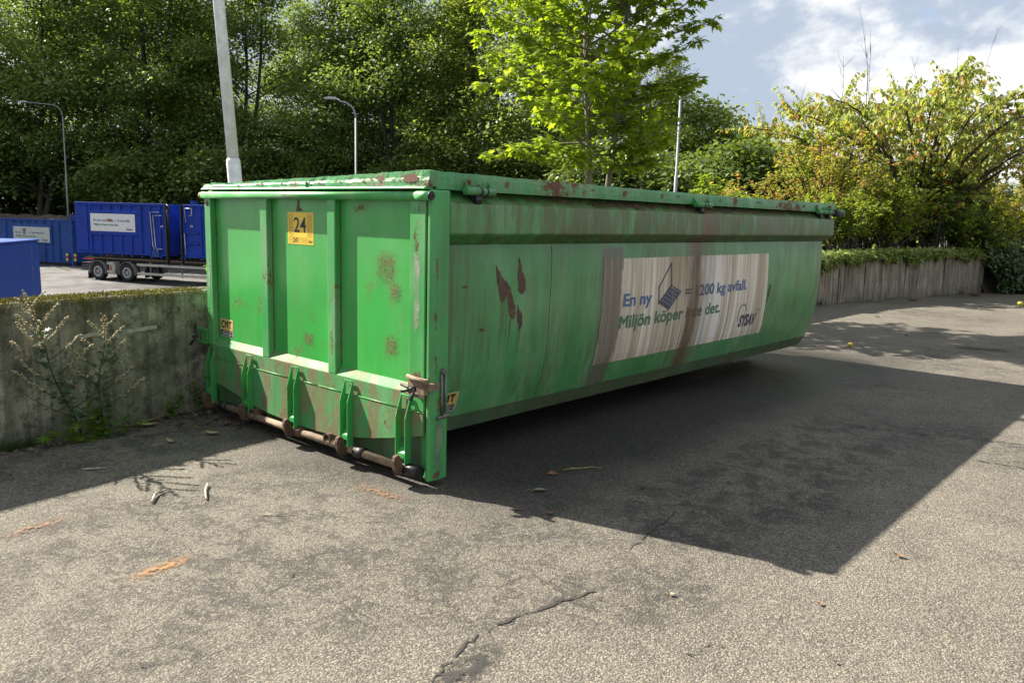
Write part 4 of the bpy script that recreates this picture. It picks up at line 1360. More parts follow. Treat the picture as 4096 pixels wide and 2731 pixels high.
# the small turning gap between both, bridged by a hinge post
kbox = blue_box('waste_container', 'older blue container heaped with brown debris and a shirt banner, at the left edge', (-50.321, 16.998, YARDZ), 7.4, 2.75, 2.4, 0.2, BLUED, [])
kbox.location = Vector((-50.321, 16.998, YARDZ)) - Vector((math.cos(TANG), math.sin(TANG), 0)) * 7.4
for xx in (1.7, 2.35, 3.0, 3.6, 4.25, 5.0, 5.6, 6.25):
    MB().prism([(xx, 0.069), (xx + 0.03, -0.01), (xx + 0.1, -0.01), (xx + 0.13, 0.069)], 0.2, 2.84, 2).build('rib', BLUED, kbox)
MB().box(2.4, 5.75, -0.02, 0.05, 1.35, 2.62).build('banner_board', BLUED, kbox)
sign_local(kbox, 2.5, 1.45, 3.1, 0.98, -0.022, SIGNG,
           (('En ny', .07, .52, .16, .17), ('= 1 kg kemikalier.', .41, .52, .47, .17)), (('Miljön köper inte det.', .075, .27, .56, .18),), SHIRT, (.25, .50, .12, .40))
b = MB()
b.box(7.38, 7.52, -0.06, 0.12, 0.0, 3.3)
b.box(7.53, 7.72, 0.0, 0.2, 2.9, 3.2)
b.build('corner_post', BLUED, kbox)
MB().box(0, 7.4, 0.3, 2.2, 0.0, 0.199).build('skid', DARKM, kbox)
for x0 in (6.93, 7.6):
    for i, mt in enumerate((YEL, REDR, YEL)):
        MB().box(x0, x0 + 0.18, -0.085, -0.066, 0.33 + 0.16 * i, 0.48 + 0.16 * i).build('reflector', mt, kbox)
DEBR = mat_plain('bark_debris', (0.06, 0.042, 0.03), 0.95, 0, 0.5, 3, 0.9, 8, (0.13, 0.1, 0.075), 0.5)
V = []
nx_, ny_ = 40, 12
for i in range(nx_ + 1):
    for j in range(ny_ + 1):
        V.append((0.05 + 7.25 * i / nx_, 0.1 + 2.2 * j / ny_, 2.93 + 0.30 * math.sin(math.pi * j / ny_) * (0.7 + 0.3 * math.sin(i * .6)) * min(1, i / 3, (nx_ - i) / 3) + rng.uniform(-.04, .05)))
tag(MB().add(V, [(i * (ny_ + 1) + j, (i + 1) * (ny_ + 1) + j, (i + 1) * (ny_ + 1) + j + 1, i * (ny_ + 1) + j + 1) for i in range(nx_) for j in range(ny_)], True).build('debris_heap', DEBR, None),
    'brown bark-like debris heaped in the older blue container', 'debris', kind='stuff')
dh = bpy.data.objects['debris_heap']
dh.location, dh.rotation_euler = kbox.location, kbox.rotation_euler
# near blue container below the wall
na = math.atan2(3.393 - 4.955, -16.865 + 18.923)
nb = thing('waste_container', 'plain blue container with a white drip mark just below the mossy wall', 'container', (-18.923, 4.955, YARDZ), 'blue steel containers in the yard', na)
PALEB = mat_plain('sun_bleached_blue', (0.020, 0.070, 0.34), 0.5, 0, 0.12, 1.5, 0.05, 20, (0.015, 0.03, 0.12), 0.3, 0.3)
bx = MB()
bx.add([(0, 0, 0.1), (6, 0, 0.1), (6, -2.4, 0.1), (0, -2.4, 0.1), (0.10, 0, 2.9), (6, 0, 2.9), (6, -2.4, 2.9), (0.10, -2.4, 2.9)], [(0, 3, 2, 1), (4, 5, 6, 7), (0, 1, 5, 4), (1, 2, 6, 5), (2, 3, 7, 6), (3, 0, 4, 7)])
bx.build('body', PALEB, nb, 0.03)
MB().box(0.07, 6.03, -2.43, 0.03, 2.9005, 2.95).build('lid', PALEB, nb, 0.02)
b = MB()
for k in range(26):
    zz = 2.8 - k * 0.072
    xx = 0.62 - 0.0 * k
    w_ = 0.006 + 0.014 * abs(math.sin(k * 1.3)) * rng.random()
    if rng.random() < 0.85:
        b.add([(xx - w_, 0.0045, zz), (xx + w_, 0.0045, zz), (xx + w_ * .7, 0.0045, zz - .07), (xx - w_ * .7, 0.0045, zz - .07)], [(0, 1, 2, 3)])
b.build('drip_mark', PALE, nb)

# ---- trailer under the compactors
tr_ = thing('hooklift_trailer', 'flat grey truck trailer with two axles and silver side guards under blue compactors', 'trailer', TO, None, TANG)
MB().box(-1.3, 9.5, 0.55, 0.75, 0.98, 1.22).build('chassis', DARKM, tr_)
MB().box(-1.3, 9.5, 1.75, 1.95, 0.98, 1.22).build('chassis', DARKM, tr_)
MB().box(-1.2, 9.5, 0.30, 0.38, 1.13, 1.20).build('chassis', RUSTL, tr_)
b = MB()
for k in range(3):
    b.box(-1.35, -0.75, 0.15, 2.3, 0.50 + k * .16, 0.58 + k * .16)
b.build('rear_bumper', DARKM, tr_)
MB().box(-1.2, -0.45, 0.12, 0.14, 1.06, 1.14).build('reflector', REDR, tr_)


def wheel(x_, y_):
    b = MB()
    pr = [(0.28, 0.02), (0.40, 0.0), (0.455, 0.03), (0.468, 0.08), (0.468, 0.22), (0.45, 0.28), (0.28, 0.28)]
    n = 32
    vs, fs = [], []
    for k in range(n):
        t_ = 2 * math.pi * k / n
        for r_, d_ in pr:
            vs.append((r_ * math.cos(t_), d_, r_ * math.sin(t_)))
    m_ = len(pr)
    for k in range(n):
        for j in range(m_):
            fs.append((k * m_ + j, k * m_ + (j + 1) % m_, ((k + 1) % n) * m_ + (j + 1) % m_, ((k + 1) % n) * m_ + j))
    b.add(vs, fs, True)
    ty = b.build('tyre', RUB, None)
    w = bpy.data.objects.new('wheel', None)
    COL.objects.link(w)
    w.parent = tr_
    w.location = (x_, y_, 0.468)
    ty.parent = w
    b = MB().ring((0, 0.06, 0), (0, 1, 0), 0.20, 0.285, 0.10, 28)
    b.tube([(0, 0.10, 0), (0, 0.17, 0)], 0.21, 24)
    b.tube([(0, 0.02, 0), (0, 0.12, 0)], 0.075, 16)
    b.build('rim', RIM, w)
    b = MB()
    for k in range(8):
        t_ = 2 * math.pi * k / 8
        b.tube([(0.15 * math.cos(t_), 0.092, 0.15 * math.sin(t_)), (0.15 * math.cos(t_), 0.0995, 0.15 * math.sin(t_))], 0.028, 8)
    b.build('rim_holes', DARKM, w)
    b = MB()
    vs, fs = [], []
    n = 18
    for k in range(n + 1):
        t_ = R(-12) + R(204) * k / n
        for r_, d_ in ((0.56, -0.03), (0.56, 0.40), (0.535, 0.40), (0.535, -0.03)):
            vs.append((r_ * math.cos(t_), d_, r_ * math.sin(t_)))
    for k in range(n):
        for j in range(4):
            fs.append((4 * k + j, 4 * k + (j + 1) % 4, 4 * (k + 1) + (j + 1) % 4, 4 * (k + 1) + j))
    b.add(vs, fs, True)
    b.build('mudguard', PLAST, w)
    MB().box(-0.66, -0.635, 0.0, 0.36, -0.42, 0.0).build('mud_flap', RUB, w)


for wx in (-0.13, 1.80):
    for wy in (0.0, 2.0):
        wheel(wx, wy)
for zz in (0.40, 0.86):
    MB().box(2.50, 9.4, -0.02, 0.02, zz, zz + 0.13).build('side_guard', ALU, tr_, 0.01)
for xx in (3.3, 5.3, 7.3):
    MB().box(xx, xx + 0.08, 0.021, 0.06, 0.36, 1.1).build('guard_post', PLAST, tr_)
for zz in (0.42, 0.86):
    MB().box(0.52, 0.95, -0.02, 0.02, zz, zz + 0.12).build('side_guard', ALU, tr_, 0.01)
MB().box(0.62, 1.0, 0.021, 0.4, 0.35, 1.0).build('tool_box', ALU, tr_, 0.02)
MB().box(0.72, 0.80, -0.03, -0.0205, 0.56, 0.80).build('reflector', REDR, tr_)

hooked_lamp(-28.45, 23.1, 'slim hooked street lamp in front of the woodland, next right of the thick post', (-0.745, -0.667), 9.6, 0.95)
hooked_lamp(-56.3, 19.0, 'slim hooked street lamp standing behind the older blue container', (-0.745, -0.667), 10.9, 2.4, .05)
hooked_lamp(-12.1, 27.4, 'slim street lamp just right of the bright maple crown', (-0.745, -0.667), 10.6, 0.9)

# ================================================================== vegetation


def mat_leaf(name, cols, trans=0.42, rough=0.5, patch=0.5, autumn=None):
    """cols: dark, light; autumn: (colour, share of leaves)"""
    m, q, out = new_mat(name)
    ri = q.n('ShaderNodeNewGeometry', {}, out=8)
    P = coords(q)
    c = q.mix(ri, cols[0], cols[1])
    c = q.mix(q.ss(q.noise(P, 0.9, 3), 0.35, 0.65, 0, patch), c, tuple(v * 1.35 for v in cols[1]))
    if autumn:
        pz = q.noise(P, autumn[2] if len(autumn) > 2 else 1.6, 3)
        hsh = q.m('FRACT', q.m('MULTIPLY', ri, 17.31))
        f = q.m('MULTIPLY', q.ss(pz, 0.42, 0.62), q.m('LESS_THAN', hsh, autumn[1]))
        c = q.mix(f, c, autumn[0])
    p = q.n('ShaderNodeBsdfPrincipled', {'Base Color': c, 'Roughness': rough, 'Specular IOR Level': 0.35})
    t = q.n('ShaderNodeBsdfTranslucent', {'Color': q.mix(1.0, c, (1.5, 1.35, 0.6), 'MULTIPLY')})
    q.t.links.new(q.n('ShaderNodeMixShader', {0: trans, 1: p, 2: t}), out.inputs[0])
    return m


def mat_bark(name, a, b_):
    m, q, out = new_mat(name)
    P = coords(q)
    n_ = q.noise(q.v('MULTIPLY', P, (9, 9, 2.0)), 1.0, 6, 0.7)
    finish(q, out, q.mix(q.ss(n_, 0.35, 0.65), a, b_), 0.9, 0, n_, 0.6, 0.02)
    return m


BARK = mat_bark('dark_bark', (0.028, 0.023, 0.018), (0.075, 0.064, 0.050))
BARKM = mat_bark('pale_bark', (0.085, 0.080, 0.055), (0.17, 0.16, 0.11))
L_WOOD = mat_leaf('woodland_leaf', ((0.068, 0.125, 0.032), (0.145, 0.220, 0.062)), 0.48, 0.55, 0.6)
L_WOOD2 = mat_leaf('birch_leaf', ((0.085, 0.140, 0.030), (0.180, 0.250, 0.058)), 0.50, 0.4, 0.5)
L_DARK = mat_leaf('understorey_leaf', ((0.055, 0.095, 0.024), (0.115, 0.170, 0.042)), 0.42, 0.45, 0.4)
L_MAPLE = mat_leaf('maple_leaf', ((0.110, 0.195, 0.016), (0.225, 0.320, 0.030)), 0.54, 0.42, 0.35)
L_CHERRY = mat_leaf('cherry_leaf', ((0.150, 0.220, 0.045), (0.290, 0.335, 0.090)), 0.50, 0.45, 0.35, ((0.38, 0.20, 0.07), 0.2, 1.2))
L_ORANGE = mat_leaf('orange_shrub_leaf', ((0.150, 0.215, 0.035), (0.290, 0.310, 0.065)), 0.50, 0.5, 0.3, ((0.40, 0.22, 0.13), 0.55, 2.2))
L_LIME = mat_leaf('lime_leaf', ((0.11, 0.19, 0.018), (0.20, 0.29, 0.030)), 0.5, 0.45, 0.3)
L_MID = mat_leaf('hazel_leaf', ((0.120, 0.195, 0.024), (0.230, 0.300, 0.045)), 0.5, 0.45, 0.5)
L_GOLD = mat_leaf('yellow_shrub_leaf', ((0.18, 0.22, 0.018), (0.34, 0.33, 0.035)), 0.45, 0.5, 0.4, ((0.30, 0.15, 0.05), 0.25, 2.0))
L_IVY = mat_leaf('ivy_leaf', ((0.11, 0.17, 0.045), (0.24, 0.30, 0.095)), 0.3, 0.32, 0.3)
L_IVYD = mat_leaf('dark_ivy_leaf', ((0.030, 0.060, 0.022), (0.075, 0.120, 0.045)), 0.22, 0.35, 0.3)
L_RED = mat_leaf('red_creeper_leaf', ((0.22, 0.015, 0.012), (0.33, 0.03, 0.02)), 0.4, 0.45, 0.1)

DIAMOND = ([(0, 0, 0), (.5, -.36, .09), (1, 0, -.05), (.5, .36, .09)], [(0, 1, 2, 3)])
OVAL = ([(0, 0, 0), (.3, -.24, .06), (.7, -.2, .02), (1, 0, -.12), (.7, .2, .02), (.3, .24, .06)], [(0, 1, 2, 3, 4, 5)])


def oval_tris():
    v = [(0, 0, 0), (.3, -.25, .07), (.7, -.2, .02), (1.02, 0, -.16), (.7, .2, .02), (.3, .25, .07), (.5, 0, -.01)]
    f = [(0, 1, 6), (1, 2, 6), (2, 3, 6), (3, 4, 6), (4, 5, 6), (5, 0, 6)]
    return v, f


def palmate(lobes=5):
    """lobed maple leaf as a fan around the stalk end"""
    ang = [-140, -100, -78, -46, -34, 0, 34, 46, 78, 100, 140]
    rad = [.30, .52, .34, .66, .40, .80, .40, .66, .34, .52, .30]
    v = [(0.28, 0, 0.03)]
    for a_, r_ in zip(ang, rad):
        t_ = R(a_)
        v.append((0.28 + r_ * math.cos(t_), r_ * math.sin(t_), -0.16 * r_))
    f = [(0, i, i + 1) for i in range(1, len(ang))]
    return v, f


def cluster_leaves(cl, per, spread, size, droop, seed, flat=0.5, outward=None):
    """cl: (n,3) cluster centres -> centres, directions, normals, sizes of leaves"""
    r_ = np.random.default_rng(seed)
    n = len(cl) * per
    C0 = np.repeat(cl, per, 0)
    off = r_.normal(0, 1, (n, 3)) * np.array([spread, spread, spread * flat])
    # umbrella: outer leaves hang lower
    rad = np.linalg.norm(off[:, :2], axis=1)
    off[:, 2] -= 0.28 * rad
    C = C0 + off
    o = off.copy()
    o[:, 2] *= 0.3
    if outward is not None:
        o += np.repeat(outward, per, 0) * spread * 0.9
    o /= np.linalg.norm(o, axis=1, keepdims=True) + 1e-6
    Dv = o + r_.normal(0, .45, (n, 3))
    Dv[:, 2] -= droop
    N = r_.normal(0, .42, (n, 3)) + np.array([0, 0, 1.0]) + o * 0.35
    return C, Dv, N, size * r_.uniform(.65, 1.2, n)


def woodland_tree_mesh(name, H, rad, seed, leafmat, low=0.12, nl=50, per=82, lsize=.25, spread=.64, multi=1, shape='round'):
    """returns trunk mesh and crown mesh data of one broadleaf tree"""
    r_ = random.Random(seed)
    tb = MB()
    cl, ow = [], []
    for s in range(multi):
        a0 = r_.uniform(0, 6.28)
        lean = r_.uniform(.02, .07) * (1 + 1.6 * (multi > 1))
        path, rr = [], []
        ns = 9
        for i in range(ns):
            t = i / (ns - 1)
            path.append(Vector((math.cos(a0) * lean * H * t + 0.15 * math.sin(i * 1.7 + seed), math.sin(a0) * lean * H * t + 0.15 * math.cos(i * 1.3 + seed), H * .95 * t)))
            rr.append(max(0.03, (0.24 / multi ** .5) * (1 - t) ** .8 * H / 20 + 0.02))
        tb.tube(path, rr, 8)
        for k in range(nl // multi):
            t = low + (1 - low) * ((k + r_.random()) / (nl // multi))
            p = path[min(ns - 2, int(t * (ns - 1)))].lerp(path[min(ns - 1, int(t * (ns - 1)) + 1)], t * (ns - 1) % 1)
            if shape == 'round':
                prof = (1 - abs(2 * t - 0.85) ** 2.2 * 0.75)
                if t > .85:
                    prof *= (1.12 - t) / .27
            else:
                prof = 1.1 * (1 - t) ** .6 + .12
            L = rad * max(.22, prof) * r_.uniform(.7, 1.15)
            a_ = k * 2.4 + r_.uniform(-.5, .5)
            el = R(r_.uniform(0, 30) + 38 * t)
            d = Vector((math.cos(a_) * math.cos(el), math.sin(a_) * math.cos(el), math.sin(el)))
            tip = p + d * L
            mid = p + d * L * .5 + Vector((0, 0, .05 * L))
            tb.tube([p, mid, tip], [0.055 * H / 20 * (1.1 - t) + .012, .035 * H / 20 + .008, .012], 5, caps=False)
            nsub = max(3, int(L * 2.4))
            for j in range(nsub):
                s_ = .35 + .65 * (j + r_.random()) / nsub
                base = p.lerp(tip, s_)
                side = Vector((-d.y, d.x, 0)) * r_.uniform(-1, 1) * L * .42 * (1.15 - s_ * .5)
                c_ = base + side + Vector((0, 0, r_.uniform(-.35, .35)))
                if side.length > .4 and r_.random() < .5:
                    tb.tube([base, base.lerp(c_, .9)], [.018, .006], 4, caps=False)
                cl.append(c_)
                ow.append((c_ - p).normalized())
    cl = np.array([tuple(c) for c in cl])
    ow = np.array([tuple(c) for c in ow])
    C, Dv, N, Sz = cluster_leaves(cl, per, spread, lsize, .45, seed, .42, ow)
    V, F = leaf_arrays(C, Dv, N, Sz, *DIAMOND)
    tk = tb.build('trunk', BARK)
    cr = mesh_np('crown', V, F, leafmat)
    return tk, cr


def as_tree(tk, cr, name, label, loc, rz=0.0, sc=1.0, group=None, cat='tree', sz=1.0):
    t = thing(name, label, cat, loc, group, rz)
    t.scale = (sc, sc, sc * sz)
    for s in (tk, cr):
        c = s.copy()
        COL.objects.link(c)
        c.parent = t
    return t


def drop(*obs):
    for o in obs:
        bpy.data.objects.remove(o)


# positions in the woodland: bearing from the camera spot (radians from +Y towards -X) and distance
CX, CY = 5.9145, -3.0779


def polar(ang, dist):
    return (CX - math.sin(R(ang)) * dist, CY + math.cos(R(ang)) * dist, YARDZ - 0.05)


protos = [woodland_tree_mesh('t1', 22, 5.0, 11, L_WOOD, .10), woodland_tree_mesh('t2', 20, 5.4, 23, L_WOOD, .14, multi=2), woodland_tree_mesh('t3', 24, 4.6, 37, L_WOOD2, .18, lsize=.27, per=72, spread=.74),
          woodland_tree_mesh('t4', 21, 5.2, 51, L_WOOD, .22, multi=3)]
FRONT = [
    (77.5, 78, 0, 1.25, 'tall woodland tree at the far left edge, behind the older blue container'),
    (72.0, 74, 1, 1.3, 'broad woodland tree rising above the leftmost hooked lamp'),
    (66.2, 70, 0, 1.2, 'dense bright-topped woodland tree left of the thick lamp post, above the compactor'),
    (60.5, 67, 3, 1.2, 'woodland tree directly behind the thick leaning lamp post'),
    (55.2, 62, 1, 1.08, 'woodland tree between the thick lamp post and the slim hooked lamp'),
    (49.8, 59, 3, 1.05, 'woodland tree with several visible trunks right behind the slim hooked lamp'),
    (44.6, 55, 2, .93, 'paler birch-like woodland tree right of the slim hooked lamp'),
    (39.8, 52, 2, .90, 'feathery birch-like tree just left of the bright maple, against the sky gap'),
    (34.8, 50, 0, .66, 'woodland tree mostly hidden behind the bright maple'),
    (31.2, 47, 2, .56, 'slender feathery tree showing at the right edge of the bright maple'),
]
GW = 'broadleaf trees of the woodland'
for i, (a_, d_, k_, s_, lab) in enumerate(FRONT):
    as_tree(*protos[k_], 'woodland_tree', lab, polar(a_, d_), i * 1.9, s_, GW)
BACK = 'rear-row woodland tree glimpsed between the front trees'
for i in range(9):
    a_ = 82 - i * 5.2
    as_tree(*protos[(i * 3 + 1) % 4], 'woodland_tree', BACK, polar(a_, (88 - 1.6 * i) + 3 * (i % 2)), i * 2.3 + 1, 1.22 - .02 * i, GW)
drop(*[o for p in protos for o in p])
# low dark shrubs along the woodland edge
us1 = woodland_tree_mesh('u1', 5.5, 3.4, 71, L_DARK, .04, nl=34, per=60, lsize=.27, spread=.55, multi=3)
us2 = woodland_tree_mesh('u2', 7.5, 3.4, 77, L_DARK, .03, nl=38, per=60, lsize=.27, spread=.55, multi=2)
UND = 'dark low shrub at the foot of the woodland'
for i in range(24):
    a_ = 81 - i * 2.2
    as_tree(*(us1 if i % 2 else us2), 'woodland_shrub', UND, polar(a_, (80 if i < 7 else 68 - .8 * i) + 2.5 * (i % 3)), i * 1.3, 1.25 - .014 * i + .18 * (i % 2), 'shrubs along the woodland edge', 'shrub')
# trees in the gap to the right of the maple
MIDS = [(31.8, 44, us2, 1.0, 'dark round tree behind the maple trunks'), (27.6, 43, us1, 1.25, 'dark bushy tree behind the lamp right of the maple'), (25.4, 42, us2, 1.05, 'dark green tree under the grey cloud, between lamp and orange shrub'),
        (23.2, 44, us1, 1.15, 'small dark tree just left of the orange shrub'), (36.0, 44, us2, 1.05, 'dark tree left of the maple trunks'), (20.8, 45, us2, .95, 'dark tree peeking over the orange shrub')]
for i, (a_, d_, p_, s_, lab) in enumerate(MIDS):
    as_tree(*p_, 'bushy_tree', lab, polar(a_, d_), i * 2.1 + .4, s_, 'dark trees beyond the yard')
drop(*us1, *us2)
ws1 = woodland_tree_mesh('w1', 9, 3.2, 91, L_WOOD2, .05, nl=36, per=60, lsize=.26, spread=.6, multi=2)
for i, (a_, d_, s_, lab) in enumerate(((26.8, 52, 1.1, 'mid-green tree rising behind the lamp right of the maple'), (24.2, 54, 1.0, 'mid-green tree under the cloud, left of the orange shrub'), (29.2, 50, 1.25, 'mid-green tree behind the right side of the maple'))):
    as_tree(*ws1, 'bushy_tree', lab, polar(a_, d_), i * 2.7, s_, 'mid-green trees beyond the yard')
drop(*ws1)


# ---- young maple
def stem_path(p, d, L, n, r_, curl=.12, up=.0):
    pts = [Vector(p)]
    d = Vector(d).normalized()
    for i in range(n):
        d = (d + Vector((r_.uniform(-curl, curl), r_.uniform(-curl, curl), r_.uniform(-curl, curl) + up))).normalized()
        pts.append(pts[-1] + d * L / n)
    return pts


mt = thing('maple_tree', 'young bright green maple with lobed leaves rising behind the green container', 'tree', (-2.30, 8.02, -2.0))
r_ = random.Random(5)
tb = MB()
C, Dv, N, Sz = [], [], [], []
LOC = Vector((-2.30, 8.02, -2.0))
stems = [([(0, 0, 0), (0.02, 0.0, 2.2), (-.02, .02, 4.2), (-.10, .04, 5.1), (-.22, .05, 6.1), (-.3, 0.1, 7.6), (-.35, .1, 9.6)], [.085, .07, .06, .052, .042, .028, .008]),
         ([(0.05, .05, 0), (.14, .15, 2.2), (.22, .24, 4.2), (.28, .3, 5.2), (.32, .34, 6.2), (.36, .38, 7.8), (.38, .4, 9.3)], [.08, .065, .055, .048, .040, .026, .008])]
nodes = []
for pts, rr in stems:
    pts = [Vector(p) for p in pts]
    tb.tube(pts, rr, 10)
    nodes.append(pts)
tips = []
for k in range(150):
    pts = nodes[k % 2]
    zt = 4.35 + 4.9 * (k / 150) ** .9
    for i in range(len(pts) - 1):
        if pts[i].z <= zt <= pts[i + 1].z:
            p = pts[i].lerp(pts[i + 1], (zt - pts[i].z) / (pts[i + 1].z - pts[i].z))
    a_ = k * 2.399 + r_.uniform(-.4, .4)
    h_ = (zt - 4.35) / 4.9
    L = (1.4 + .9 * math.sin(min(1, h_ * 2.0) * 1.75)) * r_.uniform(.65, 1.1) * (1 - .6 * max(0, h_ - .5) * 2)
    el = R(r_.uniform(-2, 18) + 30 * h_)
    L *= 1 - (.45 if h_ < .38 else .12) * max(0, math.cos(a_) * .745 + math.sin(a_) * .667)
    d = Vector((math.cos(a_) * math.cos(el), math.sin(a_) * math.cos(el), math.sin(el)))
    br = stem_path(p, d, L, 6, r_, .13, .03)
    tb.tube(br, [.022, .018, .015, .012, .009, .006, .004], 6, caps=False)
    for j in range(2, 7):
        for s in range(3):
            e = (d + Vector((r_.uniform(-.9, .9), r_.uniform(-.9, .9), r_.uniform(-.1, .35)))).normalized()
            tw = [br[j], br[j] + e * r_.uniform(.12, .34)]
            tb.tube(tw, [.005, .003], 4, caps=False)
            nlf = r_.randint(5, 8)
            for m_ in range(nlf):
                q_ = tw[0].lerp(tw[1], .4 + .6 * m_ / nlf)
                lo = Vector((r_.uniform(-1, 1), r_.uniform(-1, 1), r_.uniform(-.5, .25)))
                st_ = q_ + lo.normalized() * r_.uniform(.03, .09)
                C.append(tuple(st_))
                dd = lo.normalized() + Vector((0, 0, -.35)) + e * .4
                Dv.append(tuple(dd))
                N.append((r_.uniform(-.45, .45), r_.uniform(-.45, .45), 1.0))
                Sz.append(r_.uniform(.085, .17))
tb.build('trunk', BARKM, mt)
V, F = leaf_arrays(np.array(C), np.array(Dv), np.array(N), np.array(Sz), *palmate())
mesh_np('crown', V, F, L_MAPLE, mt)


# ---- shrubs with stems and real leaves
def shrub(name, label, loc, H, W_, nstem, nbr, leafs, size, mat, seed, tmpl, droop=.4, spread=.9, cat='shrub', group=None, bark=BARK, bare=0, lean=(0, 0), updir=.55, rmain=.022, red=0):
    r_ = random.Random(seed)
    t = thing(name, label, cat, loc, group)
    tb = MB()
    C, Dv, N, Sz = [], [], [], []
    for s in range(nstem):
        a_ = 2 * math.pi * s / nstem + r_.uniform(-.5, .5)
        out_ = r_.uniform(.15, 1) * W_
        top = Vector((math.cos(a_) * out_ + lean[0], math.sin(a_) * out_ + lean[1], H * r_.uniform(.80, 1.0) * (1 - .36 * (out_ / W_) ** 2)))
        b0 = Vector((math.cos(a_) * .12, math.sin(a_) * .12, 0))
        ctrl = Vector((top.x * .35, top.y * .35, top.z * updir))
        pts = []
        for i in range(9):
            u = i / 8
            pts.append(b0 * (1 - u) ** 2 + ctrl * 2 * u * (1 - u) + top * u * u + Vector((r_.uniform(-.04, .04), r_.uniform(-.04, .04), 0)) * (i > 0))
        tb.tube(pts, [rmain * (1 - .8 * i / 8) + .003 for i in range(9)], 6, caps=False)
        for k in range(nbr):
            u = .25 + .75 * ((k + r_.random()) / nbr) ** .8
            i = min(7, int(u * 8))
            p = pts[i].lerp(pts[i + 1], u * 8 - i)
            d = (pts[i + 1] - pts[i]).normalized()
            e = (d * .5 + Vector((r_.uniform(-1, 1), r_.uniform(-1, 1), r_.uniform(-.15, .6)))).normalized()
            L = spread * r_.uniform(.4, 1.0) * (1.15 - .5 * u)
            br = stem_path(p, e, L, 5, r_, .16, -.03 * droop)
            tb.tube(br, [.009, .007, .006, .005, .004, .002], 4, caps=False)
            if bare and r_.random() < bare:
                continue
            for m_ in range(leafs):
                v = .15 + .85 * (m_ + r_.random()) / leafs
                i2 = min(4, int(v * 5))
                q_ = br[i2].lerp(br[i2 + 1], v * 5 - i2)
                sd = Vector((r_.uniform(-1, 1), r_.uniform(-1, 1), r_.uniform(-.4, .4)))
                C.append(tuple(q_ + sd * .02))
                dd = e * .5 + sd.normalized() * .8
                Dv.append((dd.x, dd.y, dd.z - droop))
                N.append((r_.uniform(-.5, .5), r_.uniform(-.5, .5), 1.0))
                Sz.append(size * r_.uniform(.6, 1.2))
    tb.build('stems', bark, t)
    V, F = leaf_arrays(np.array(C), np.array(Dv), np.array(N), np.array(Sz), *tmpl)
    mesh_np('foliage', V, F, mat, t)
    return t


OV = oval_tris()
# ornamental cherry, wide and drooping, with bare twigs on top
cherry = shrub('cherry_tree', 'wide yellow-green cherry tree with drooping leaves and bare top twigs above the far wall', (-0.55, 20.4, 0.75), 4.85, 5.8, 38, 22, 21, .145, L_CHERRY, 41, OV, droop=1.0, spread=1.5, cat='tree', updir=.98, rmain=.05)
tb = MB()
r_ = random.Random(8)
for (x_, y_, z0, h_) in ((-1.1, -1.0, 3.0, 3.5), (-1.0, -.9, 3.0, 2.6), (.7, .3, 3.0, 3.0), (.8, .4, 3.0, 2.5), (-2.6, -2.0, 2.6, 2.0), (.1, .1, 3.0, 2.4), (-1.7, -1.3, 3.0, 2.3)):
    p = Vector((x_, y_, z0))
    pts = stem_path(p, (x_ * .08, y_ * .08, 1), h_, 8, r_, .12, .02)
    tb.tube(pts, [.014, .012, .010, .009, .008, .006, .005, .004, .003], 5, caps=False)
    for k in range(7):
        i = r_.randint(2, 7)
        tb.tube(stem_path(pts[i], (r_.uniform(-1, 1), r_.uniform(-1, 1), .9), r_.uniform(.2, .6), 4, r_, .15, .05), [.006, .005, .004, .003, .002], 4, caps=False)
tb.build('bare_twigs', BARK, cherry)
shrub('spirea_shrub', 'orange-tinged shrub with rusty flower heads above the container\'s far end', (-1.6, 16.8, 0.75), 3.15, 1.9, 34, 13, 19, .085, L_ORANGE, 43, OV, droop=.2, spread=.6)
shrub('spirea_shrub', 'smaller orange-tinged shrub left of the larger one, over the lid', (-3.4, 16.2, 0.55), 2.5, 1.4, 24, 12, 18, .09, L_ORANGE, 44, OV, droop=.2, spread=.55)
shrub('leafy_shrub', 'light green drooping shrub behind the orange shrub', (-2.6, 18.6, .75), 3.7, 1.3, 12, 12, 15, .16, L_MID, 45, OV, droop=.8, spread=.8)
shrub('leafy_shrub', 'dense mid-green shrub on the wall right of the container end', (-0.75, 15.4, .8), 1.55, 1.3, 24, 12, 15, .095, L_MID, 46, OV, droop=.4, spread=.55)
shrub('leafy_shrub', 'dense green shrub above the middle of the far wall', (-0.35, 17.6, .8), 1.95, 1.5, 26, 12, 15, .10, L_MID, 47, OV, droop=.4, spread=.6)
shrub('leafy_shrub', 'dark green shrub under the cherry, with red creeper leaves', (0.1, 19.6, .8), 2.3, 1.5, 22, 12, 14, .13, L_DARK, 48, OV, droop=.5, spread=.7)
shrub('leafy_shrub', 'broad-leaved green shrub below the cherry trunk', (-0.3, 20.3, .8), 2.9, 1.7, 22, 12, 14, .15, L_MID, 49, OV, droop=.6, spread=.8)
shrub('yellow_shrub', 'yellow-green shrub at the right edge, above the ivy', (1.6, 23.6, .8), 3.0, 1.8, 26, 13, 16, .10, L_GOLD, 50, OV, droop=.3, spread=.7)
shrub('yellow_shrub', 'tall yellow-green shrub beyond the right edge of the cherry', (3.2, 28.5, .7), 4.2, 2.4, 26, 13, 16, .13, L_GOLD, 51, OV, droop=.3, spread=.9)
shrub('leafy_shrub', 'tall mid-green shrub behind the cherry at the right', (-1.0, 25.5, .5), 4.0, 2.6, 26, 13, 16, .14, L_MID, 52, OV, droop=.5, spread=1.0)
shrub('leafy_shrub', 'far green shrub at the right edge beyond the yellow ones', (5.5, 33.0, .5), 4.2, 2.6, 24, 13, 15, .15, L_MID, 58, OV, droop=.5, spread=1.0)
